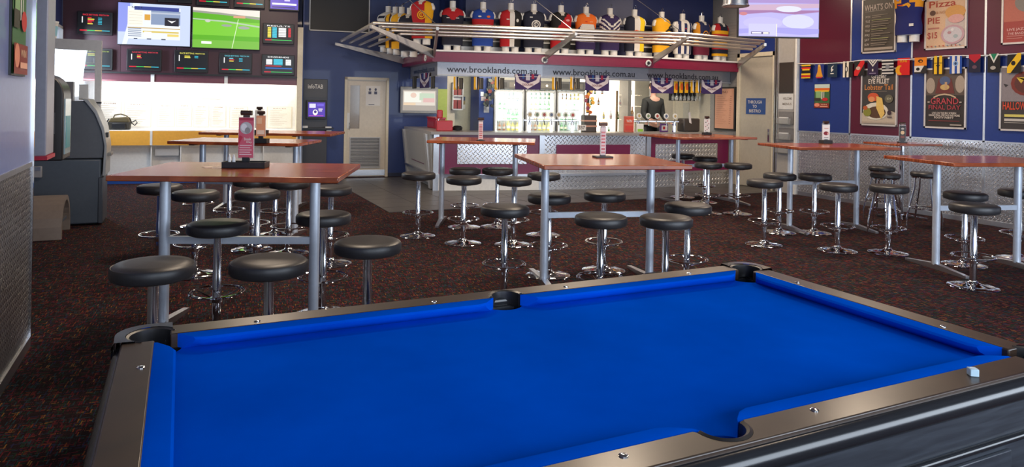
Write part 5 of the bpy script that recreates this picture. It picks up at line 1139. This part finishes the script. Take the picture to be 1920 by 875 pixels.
T2_, c2, a2_ = tab((313, 264), (559, 269), None, .84, 'tall wooden bar table, second in the left row, behind the front one', legpx=(380, 555))
T3, c3, a3_ = tab((377, 247), (617, 252), None, .95, 'tall wooden bar table furthest back on the left, before the betting alcove', ang_=rad(-24), legpx=(424, 562))
T4, c4, a4_ = tab((1020, 310), (1299, 310), None, 1.25, 'tall wooden bar table in the centre of the room', legpx=(1023, 1221))
T5, c5, a5_ = tab((800, 263), (1003, 267), None, .95, 'tall wooden bar table in front of the left part of the bar', legpx=(829, 966))
T6, c6, a6_ = tab((1270, 257.5), (1420, 257.5), None, 1.2, 'tall wooden bar table in front of the right end of the bar', legpx=(1271, 1371))
T7, c7, a7_ = tab((1498, 276), (1690, 277), None, .98, 'tall wooden bar table right of centre, near the right wall', legpx=(1482, 1607))
T9, c9, a9_ = tab((1835, 304), (1990, 308), 1.45, .98, 'tall wooden bar table cut off by the right edge of the picture', ang_=rad(-16), legs=(-.48, .48))
p8 = at(1699, 408, 0); t = thing('pedestal_table', 'small square wooden pedestal table against the checker-plate wall', 'table', (p8.x - .12, p8.y, 0), rad(-8), 'tall wooden bar tables')
obj('tabletop', MB().box(-.40, -.34, TZ - .03, .40, .34, TZ), tablewood, t, bevel=.006); obj('leg', MB().tube([(0, 0, .04), (0, 0, TZ - .03)], .036, 18), chrome, t)
for k in range(4): a = PI / 4 + k * PI / 2; obj('foot', MB().tube([(0, 0, .05), (.34 * math.cos(a), .34 * math.sin(a), .018)], [.022, .016], 8), chrome, t)
c8 = (p8.x - .12, p8.y)

# ================================================================== STOOLS
SZ = .77; SR = .205
def make_stool():
    t = thing('bar_stool', 'x', 'stool', (0, 0, 0))
    obj('seat', MB().lathe([(.0, SZ - .082), (SR - .03, SZ - .082), (SR - .006, SZ - .072), (SR, SZ - .058), (SR, SZ - .022), (SR - .006, SZ - .010), (SR - .010, SZ - .012), (SR - .022, SZ - .002), (SR - .07, SZ + .002), (0, SZ + .004)], n=40), vinyl, t)
    obj('seat_plate', MB().lathe([(0, SZ - .098), (.09, SZ - .098), (.10, SZ - .082), (0, SZ - .082)], n=24), brushed, t)
    obj('pole', MB().lathe([(.030, .03), (.030, .40), (.027, .41), (.027, SZ - .097)], n=24), chrome, t)
    fr = MB().tube([(.178 * math.cos(k * PI / 16), .178 * math.sin(k * PI / 16), .285) for k in range(32)], .0085, 8, True)
    fr.tube([(.160 * math.cos(k * PI / 16), .160 * math.sin(k * PI / 16), .285) for k in range(32)], .005, 6, True)
    for k in range(3): a = PI / 6 + k * 2 * PI / 3; fr.tube([(.034 * math.cos(a), .034 * math.sin(a), .235), (.172 * math.cos(a), .172 * math.sin(a), .283)], .006, 6)
    fr.lathe([(.031, .215), (.040, .218), (.040, .250), (.031, .253)], n=20); obj('foot_ring', fr, chrome, t)
    obj('base', MB().lathe([(.208, 0), (.212, .006), (.205, .012), (.15, .020), (.08, .030), (.045, .045), (.034, .06), (0, .06)], n=40), chrome, t)
    return t
proto = make_stool(); used = [False]
def stool(px, py, label, g, z=SZ, rz=None, zz=0):
    p = at(px, py, z); rz = random.uniform(0, 2) if rz is None else rz
    if not used[0]: used[0] = True; proto.location = (p.x, p.y, 0); proto['label'] = label; proto['group'] = g; return proto
    return dup(proto, (p.x, p.y, 0), rz, label, g)
g1 = 'round black bar stools at the left tables'; g2 = 'round black bar stools at the centre tables'; g3 = 'round black bar stools at the right tables'
P_ = 'black bar stool '
for px, py, lab in (
    (288, 492, 'nearest the camera, at the front left corner of the front left table'), (505, 485, 'second nearest, under the front edge of the front left table'),
    (690, 450, 'standing alone right of the front left table'), (409, 416, 'under the middle of the front left table'), (607, 399, 'at the right end of the front left table'),
    (367, 358, 'behind the front left table, left of the pair there'), (483, 357, 'behind the front left table, right of the pair there'),
    (621, 349, 'just right of and behind the front left table top'), (300, 346, 'behind the left pole of the front left table')): stool(px, py, P_ + lab, g1)
for px, py, lab in ((430, 393, 'far back at the second left table, left one'), (516, 395, 'far back at the second left table, right one'), (473, 418, 'at the near side of the second left table, inner one'), (541, 424, 'at the near side of the second left table, outer one'), (372, 381, 'furthest back in the left rows')): stool(px, py, P_ + lab, g1, z=.285)
for px, py, lab in (
    (785, 323, 'standing on the carpet edge left of the bar-side table'), (870, 331, "at the near side of the bar's left-hand table, left one"), (964, 333, "at the near side of the bar's left-hand table, right one"),
    (872, 315, "beyond the bar's left-hand table, left one"), (933, 315, "beyond the bar's left-hand table, right one"), (1020, 324, "right of the bar's left-hand table, half behind the centre table"),
    (947, 385, 'left of the centre table, nearest the side pocket'), (1030, 364, 'at the centre table behind its left pole'), (1134, 360, 'beyond the centre table rail, with a shiny top'),
    (1127, 403, 'in front of the centre table rail, with a shiny top'), (1249, 405, 'at the right pole of the centre table, nearest the pool table'), (1290, 382, 'right of the centre table, behind its right pole')): stool(px, py, P_ + lab, g2)
for px, py, lab in (
    (1281, 288.5, "at the far side of the bar's right-hand table, left one"), (1322, 294, "at the far side of the bar's right-hand table, right one"), (1328, 305, "at the near side of the bar's right-hand table, left one"), (1384, 306, "at the near side of the bar's right-hand table, right one"),
    (1434, 337, 'in front of the right-centre table, leftmost'), (1462, 325, 'behind the left pole of the right-centre table'), (1528, 326, 'behind the cross rail of the right-centre table'),
    (1572, 344, 'in front of the right-centre table, middle one'), (1667, 347, 'right of the right-centre table, before the four-legged stools'),
    (1810, 360, 'at the right-edge table, half hidden behind the nearest one there'), (1827, 382, 'nearest the camera on the right side of the room'), (1912, 355, 'at the right edge of the picture behind the table pole')): stool(px, py, P_ + lab, g3)
# four-legged chrome stools
def make_stool4(label, loc, rz):
    t = thing('four_legged_stool', label, 'stool', loc, rz, 'four-legged chrome stools at the pedestal table')
    obj('seat', MB().lathe([(0, .72), (.17, .72), (.183, .735), (.183, .765), (.17, .78), (0, .785)], n=32), vinyl, t)
    obj('seat_band', MB().lathe([(0, .705), (.165, .705), (.168, .72), (0, .72)], n=28), chrome, t)
    for k in range(4):
        a = PI / 4 + k * PI / 2; ca, sa = math.cos(a), math.sin(a)
        obj('leg', MB().tube([(.13 * ca, .13 * sa, .71), (.14 * ca, .14 * sa, .56), (.205 * ca, .205 * sa, .30), (.235 * ca, .235 * sa, .15), (.238 * ca, .238 * sa, 0.002)], .0125, 8), chrome, t)
    obj('foot_ring', MB().tube([(.185 * math.cos(k * PI / 14), .185 * math.sin(k * PI / 14), .29) for k in range(28)], .009, 7, True), chrome, t)
    return t
p = at(1735, 322, .785); s4 = make_stool4('four-legged chrome stool with black seat, right of the pedestal table', (p.x, p.y, 0), .3)
p = at(1660, 324, .785); dup(s4, (p.x, p.y, 0), .5, 'four-legged chrome stool with black seat, left of the pedestal table, nearer one')
p = at(1663, 313, .785); dup(s4, (p.x + .05, p.y + .12, 0), .1, 'four-legged chrome stool with black seat, left of the pedestal table, further one')

# ================================================================== THINGS ON THE TABLES
def holder(px, py, label, base=(.16, .09, .03), card=(.09, .22), face=None, clip=True, tray=False, rz=-.35, z=TZ):
    p = at(px, py, z); t = thing('menu_holder', label, 'menu holder', (p.x, p.y, z), rz)
    bx, by, bz_ = base
    if tray:
        obj('tray', MB().box(-bx / 2, -by / 2, 0, bx / 2, by / 2, .008).box(-bx / 2, -by / 2, 0, -bx / 2 + .008, by / 2, bz_).box(bx / 2 - .008, -by / 2, 0, bx / 2, by / 2, bz_).box(-bx / 2, -by / 2, 0, bx / 2, -by / 2 + .008, bz_).box(-bx / 2, by / 2 - .008, 0, bx / 2, by / 2, bz_), black, t, bevel=.002)
        for x in (-.11, -.08): obj('sauce_sachet_bottle', MB().lathe([(.012, .01), (.012, .07), (.006, .08), (.006, .095), (0, .095)], x, -.02, 0, 10), white, t)
    else: obj('base', MB().box(-bx / 2, -by / 2, 0, bx / 2, by / 2, bz_), black, t, bevel=.004)
    w_, h_ = card; z0 = bz_ + (.02 if tray else 0)
    obj('stem', MB().box(-.025, -.012, .005, .025, .012, z0 + .01), black, t)
    obj('clear_sleeve', MB().box(-w_ / 2 - .004, -.006, z0, w_ / 2 + .004, .006, z0 + h_ + .02), mat('acrylic_sheet', (.9, .92, .95), .08, trans=.8, alpha=.35), t)
    obj('card', MB().box(-w_ / 2, -.002, z0 + .005, w_ / 2, .002, z0 + h_), white, t)
    art('card_print', sc_items(face, -w_ / 2, z0 + .006, w_ / 2, z0 + h_ - .002), PRINT, t, y=-.0065)
    if clip: obj('top_clip', MB().tube([(-.04, 0, z0 + h_ + .032), (.04, 0, z0 + h_ + .032)], .018, 10).box(-.022, -.01, z0 + h_ + .0, .022, .01, z0 + h_ + .03), mat('clip_bronze', (.10, .06, .05), .2, .6), t)
    return t
pink = [('r', 0, 0, 1, 1, h('d86478')), ('r', .02, .93, .98, .99, h('b83a50')), ('c', .5, .74, .42, .15, h('c8c8c8')), ('c', .36, .76, .2, .09, h('f0f0f0')), ('c', .6, .68, .18, .08, h('9a9a9a')), ('p', [(.0, .3), (.3, .52), (.1, .56), (0, .5)], h('c83850')), ('t', 'Steak', .62, .47, .5, .07, W_), ('t', 'Day', .74, .39, .36, .06, W_)] + [('r', .1, .30 - k * .055, .92 - .1 * (k % 2), .32 - k * .055, h('f6d4d8')) for k in range(5)]
holder(461, 314, 'big pink and white card holder in a black condiment tray on the front left table', (.30, .14, .045), (.105, .30), pink, tray=True, rz=-.36)
holder(489, 268, 'orange card holder on the second left table, behind the pink one', (.16, .12, .05), (.10, .24), [('r', 0, 0, 1, 1, h('e8a07c')), ('r', .1, .6, .6, .9, h('f0c0a0')), ('r', .1, .1, .9, .3, h('f4d8c8'))], tray=True, rz=-.4)
holder(486, 250, 'white floral card holder on the furthest left table', (.24, .10, .05), (.12, .26), [('r', 0, 0, 1, 1, h('f4efe6'))] + [('c', .2 + .3 * (k % 3), .2 + .14 * k, .07, .04, (h('b8a8b0'), h('a8b0a8'))[k % 2]) for k in range(6)], tray=True, rz=-.4)
red_w = [('r', 0, 0, 1, 1, h('f0d4d0'))] + [('r', .15, .08 + k * .12, .85, .14 + k * .12, h('c84a50') if k % 2 else h('e08080')) for k in range(7)]
holder(901, 264, "slim red and white card holder on the bar's left-hand table", (.10, .08, .012), (.055, .24), red_w, rz=-.3)
holder(1130, 295, 'slim tall red and white card holder on the centre table', (.17, .13, .014), (.05, .27), red_w, rz=-.25)
holder(1325, 253, "white printed card holder on the bar's right-hand table", (.14, .10, .045), (.11, .23), [('r', 0, 0, 1, 1, h('f2f0ec'))] + [('c', .25 + .25 * (k % 3), .1 + .11 * k, .09, .04, (h('4a4a50'), h('a8606a'))[k % 2]) for k in range(8)], rz=-.2)
holder(1548, 269, 'white card holder with a red steak picture on the right-centre table', (.14, .12, .05), (.11, .22), [('r', 0, 0, 1, 1, h('f4f2f0')), ('c', .5, .42, .36, .13, h('8a2030')), ('c', .75, .4, .12, .08, h('e8b0a8')), ('r', .2, .74, .8, .78, h('d8a090')), ('r', .2, .12, .8, .16, h('9a9a9a'))], rz=-.3)
p = c8; t_ = holder(1699, 268, 'dark narrow card holder on the small pedestal table', (.12, .08, .02), (.09, .24), [('r', 0, 0, 1, 1, h('2a221e')), ('c', .5, .55, .3, .12, h('e0c090')), ('r', .2, .2, .8, .35, h('7a3a2c')), ('c', .5, .8, .25, .06, h('b0a8a0'))], rz=-.6)
t_.location = (c8[0], c8[1], TZ)
for x, y, r, l in ((395, 313, .2, 'left'), (412, 314, -.1, 'right')):
    p = at(x, y, TZ); o = obj('beer_coaster', MB().box(-.05, -.05, 0, .05, .05, .002), mat('coaster_card', (.62, .52, .46), .6), None, (p.x, p.y, TZ), r); tag(o, 'pale flat coaster on the front left table, %s of the two' % l, 'coaster', 'coasters on the front left table')

# ================================================================== POOL TABLE
PX, PY, PWd, PLn, PZ = -.066, 1.371, 1.266, 2.613, .83
pt = thing('pool_table', 'black and wood-topped pool table with bright blue cloth filling the foreground', 'pool table', (PX + PLn / 2, PY + PWd / 2, 0))
L2, W2 = PLn / 2, PWd / 2; RWD = .10; BED = PZ - .046; PR = .064
def arc2(cx, cy, r, a0, a1, n=10): return [(cx + r * math.cos(a0 + (a1 - a0) * k / n), cy + r * math.sin(a0 + (a1 - a0) * k / n)) for k in range(n + 1)]
# bed with bites at the six pockets
bx_, by_ = L2 + .01, W2 + .01
bed = []
bed += arc2(-bx_, -by_, PR + .03, PI / 2, 0, 8)
bed += arc2(0, -by_ - .035, PR + .02, PI * .87, PI * .13, 8)
bed += arc2(bx_, -by_, PR + .03, PI, PI / 2, 8)
bed += arc2(bx_, by_, PR + .03, -PI / 2, -PI, 8)
bed += arc2(0, by_ + .035, PR + .02, -PI * .13, -PI * .87, 8)
bed += arc2(-bx_, by_, PR + .03, 0, -PI / 2, 8)
obj('cloth_bed', MB().prism(bed, BED - .02, BED), baize_m, pt)
# cushions: six, profile in (inward distance, z)
def cushion(x0, x1, ax, sg):
    prof = [(-.004, PZ - .001), (.010, PZ + .001), (.056, PZ - .003), (.063, PZ - .010), (.056, PZ - .024), (.022, BED), (-.004, BED)]
    n = 14; secs = []
    for k in range(n + 1):
        u = x0 + (x1 - x0) * k / n; sec = []
        for d, z in prof:
            e = 1 - min(1, min(u - x0, x1 - u) / .05) if d > 0 else 0
            dd = d * (1 - .0 * e); uu = u
            # jaw: ends cut back towards the pocket with a rounded nose
            if k == 0: uu = x0 + max(0, d) * .9
            if k == n: uu = x1 - max(0, d) * .9
            if k == 1: uu = max(uu, x0 + max(0, d) * .9 + .004); dd = d
            if k in (0, n): dd = d * .80
            sec.append((uu, dd, z))
        secs.append(sec)
    mb = MB(); vs = []; m = len(prof)
    for sec in secs:
        for u, d, z in sec: vs.append((u, sg * (W2 - d), z) if ax == 'x' else (sg * (L2 - d), u, z))
    fs = [tuple(range(m)), tuple(range(n * m, (n + 1) * m))[::-1]]
    for k in range(n):
        for j in range(m): fs.append((k * m + j, k * m + (j + 1) % m, (k + 1) * m + (j + 1) % m, (k + 1) * m + j))
    mb.add(vs, fs); o = obj('cushion', mb, baize_m, pt); return o
for sg in (-1, 1):
    cushion(-L2 + .065, -.062, 'x', sg); cushion(.062, L2 - .065, 'x', sg); cushion(-W2 + .065, W2 - .065, 'y', sg)
# rails
def rail(x0, y0, x1, y1): return obj('rail', MB().box(x0, y0, PZ - .05, x1, y1, PZ + .001), railwood, pt, bevel=.006)
for sg in (-1, 1):
    ya, yb = sorted((sg * W2, sg * (W2 + RWD)))
    cut = .07
    ar = [(.074 * math.cos(PI * k / 14), W2 + .012 + .074 * math.sin(PI * k / 14)) for k in range(15)]
    pts = [(-L2 + .045, W2 + RWD), (-L2 + .045, W2), (-.08, W2)] + ar[::-1] + [(.08, W2), (L2 - .045, W2), (L2 - .045, W2 + RWD)]
    obj('rail', MB().prism([(x, sg * y) for x, y in pts], PZ - .05, PZ + .001), railwood, pt, bevel=.004)
    xa, xb = sorted((sg * L2, sg * (L2 + RWD))); rail(xa, -W2 + .045, xb, W2 - .045)
# side pocket liners
rub = mat('pocket_rubber', (.018, .017, .018), .35)
for sg in (-1, 1):
    lin = MB(); n = 16; cy_ = sg * (W2 + .012)
    for k in range(n + 1):
        a = PI * k / n; cx, cy = math.cos(a), sg * math.sin(a)
        for r, z in ((.062, PZ - .13), (.058, PZ - .02), (.060, PZ + .001), (.068, PZ + .005), (.076, PZ + .001), (.076, PZ - .13)): lin.v.append((r * cx, cy_ + r * cy, z))
    for k in range(n):
        for j in range(5): lin.f.append((k * 6 + j, k * 6 + j + 1, (k + 1) * 6 + j + 1, (k + 1) * 6 + j)); lin.c.append(None)
    lin.f += [tuple(range(6)), tuple(range(n * 6, n * 6 + 6))[::-1]]; lin.c += [None, None]
    obj('side_pocket', lin, rub, pt); obj('pocket_bottom', MB().lathe([(0, PZ - .14), (.075, PZ - .14), (.075, PZ - .13)], 0, cy_, 0, 16), black, pt)
# corner castings and pockets
for sx in (-1, 1):
    for sy in (-1, 1):
        cx, cy = sx * (L2 + .012), sy * (W2 + .012)
        base_a = math.atan2(sy, sx); lin = MB(); n = 18
        for k in range(n + 1):
            a = base_a + (k / n - .5) * PI * 1.25
            for r, z in ((.072, PZ - .15), (.066, PZ - .02), (.067, PZ + .001), (.076, PZ + .004), (.08, PZ - .15)): lin.v.append((cx + r * math.cos(a), cy + r * math.sin(a), z))
        for k in range(n):
            for j in range(4): lin.f.append((k * 5 + j, k * 5 + j + 1, (k + 1) * 5 + j + 1, (k + 1) * 5 + j)); lin.c.append(None)
        obj('corner_pocket', lin, rub, pt); obj('pocket_bottom', MB().lathe([(0, PZ - .15), (.078, PZ - .15), (.078, PZ - .14)], cx, cy, 0, 16), black, pt)
        # chrome casting: plate round the pocket with skirts down the outside
        ox, oy = RWD + .026, RWD + .026
        e1 = (sx * (L2 - .05), sy * (W2 + oy)); e2 = (sx * (L2 + ox), sy * (W2 - .05)); i1 = (sx * (L2 - .05), sy * (W2 + .002)); i2 = (sx * (L2 + .002), sy * (W2 - .05))
        n = 14; inner = []; outer = []
        for k in range(n + 1):
            a = base_a + (k / n - .5) * PI * 1.12; inner.append((cx + .078 * math.cos(a), cy + .078 * math.sin(a)))
            t_ = k / n
            R0 = .10; ccx, ccy = sx * (L2 + ox - R0), sy * (W2 + oy - R0); b = base_a + (max(0, min(1, (t_ - .25) / .5)) - .5) * PI / 2
            pc = (ccx + R0 * math.cos(b), ccy + R0 * math.sin(b))
            # ends run straight along the rails
            sA, sB = (e1, e2) if (math.cos(base_a - PI / 4 * 1) * 0 + sx * sy) < 0 else (e2, e1)
            if t_ < .25: u = t_ / .25; q0 = (ccx + R0 * math.cos(base_a - PI / 4), ccy + R0 * math.sin(base_a - PI / 4)); pc = (sA[0] * (1 - u) + q0[0] * u, sA[1] * (1 - u) + q0[1] * u)
            if t_ > .75: u = (t_ - .75) / .25; q0 = (ccx + R0 * math.cos(base_a + PI / 4), ccy + R0 * math.sin(base_a + PI / 4)); pc = (q0[0] * (1 - u) + sB[0] * u, q0[1] * (1 - u) + sB[1] * u)
            outer.append(pc)
        cm = MB(); zt2 = PZ + .0065
        for k in range(n + 1):
            (x0, y0), (x1, y1) = inner[k], outer[k]; xm, ym = x1 * .88 + x0 * .12, y1 * .88 + y0 * .12
            cm.v += [(x0, y0, zt2 - .006), (x0, y0, zt2), (xm, ym, zt2 + .001), (x1, y1, zt2 - .012), (x1, y1, PZ - .07), (x1 - (x1 - cx) * .06, y1 - (y1 - cy) * .06, PZ - .085)]
        for k in range(n):
            for j in range(5): cm.f.append((k * 6 + j, k * 6 + j + 1, (k + 1) * 6 + j + 1, (k + 1) * 6 + j)); cm.c.append(None)
        obj('corner_casting', cm, chrome, pt)
# screws along the rails
scr = MB().lathe([(.0115, 0), (.0115, .002), (.008, .0035), (0, .0035)], n=14).mesh('rail_screw'); scr.materials.append(chrome)
for sg in (-1, 1):
    for s in (-.98, -.31, .30, .98): obj('rail_screw', scr, chrome, pt, (s, sg * (W2 + .034), PZ + .001))
    for s in (-.34, .34): obj('rail_screw', scr, chrome, pt, (sg * (L2 + .03), s, PZ + .001))
# rounded black bumper below the rails, cabinet, mouldings, legs
bl = mat('black_gloss_moulding', (.012, .013, .016), .22)
ex_, ey_ = L2 + RWD - .010, W2 + RWD - .004
for sg in (-1, 1):
    obj('bumper', MB().tube([(-ex_ + .12, sg * ey_, PZ - .045), (ex_ - .12, sg * ey_, PZ - .045)], .034, 16), bl, pt); obj('bumper', MB().tube([(sg * ex_, -ey_ + .12, PZ - .045), (sg * ex_, ey_ - .12, PZ - .045)], .034, 16), bl, pt)
cx_, cy2 = L2 + .07, W2 + .07
cab = MB().box(-cx_, -cy2, .42, -cx_ + .03, cy2, PZ - .06).box(cx_ - .03, -cy2, .42, cx_, cy2, PZ - .06).box(-cx_, -cy2, .42, cx_, -cy2 + .03, PZ - .06).box(-cx_, cy2 - .03, .42, cx_, cy2, PZ - .06).box(-cx_, -cy2, .42, cx_, cy2, .44)
obj('cabinet', cab, blackwood, pt)
for sg in (-1, 1):
    obj('under_rail', MB().box(-ex_ + .03, min(sg * ey_, sg * (W2 + .05)), PZ - .085, ex_ - .03, max(sg * ey_, sg * (W2 + .05)), PZ - .052), bl, pt)
    obj('moulding', MB().tube([(-cx_, sg * (cy2 + .005), .62), (cx_, sg * (cy2 + .005), .62)], .012, 10), bl, pt); obj('moulding', MB().tube([(sg * (cx_ + .005), -cy2, .62), (sg * (cx_ + .005), cy2, .62)], .012, 10), bl, pt)
for sx in (-1, 1):
    obj('under_rail', MB().box(min(sx * ex_, sx * (L2 + .05)), -ey_ + .03, PZ - .085, max(sx * ex_, sx * (L2 + .05)), ey_ - .03, PZ - .052), bl, pt)
    for sy in (-1, 1): obj('leg', MB().box(sx * (L2 - .06) - .09, sy * (W2 - .04) - .09, 0.0, sx * (L2 - .06) + .09, sy * (W2 - .04) + .09, .43), blackwood, pt, bevel=.01)
    obj('cabinet_panel', MB().box(sx * L2 * .5 - .45, -cy2 - .012, .45, sx * L2 * .5 + .45, -cy2, .59), blackwood, pt, bevel=.004)
# chalk
p = at(1824, 704, PZ); t = thing('chalk_cube', 'small pale blue chalk cube on the near wooden rail', 'chalk', (p.x, p.y + .0, PZ + .0012), 1.0)
obj('chalk_block', MB().box(-.0125, -.0125, 0, .0125, .0125, .022), mat('chalk_paper', (.45, .62, .72), .6), t, bevel=.002); obj('chalk_top', MB().lathe([(.009, .0222), (.009, .0226), (.0, .0205)], n=14), mat('chalk_blue', (.7, .8, .86), .9), t)

# tidy away prototypes never placed
for k, (t, u) in BOT.items():
    if not u:
        for c in list(t.children): bpy.data.objects.remove(c)
        bpy.data.objects.remove(t)
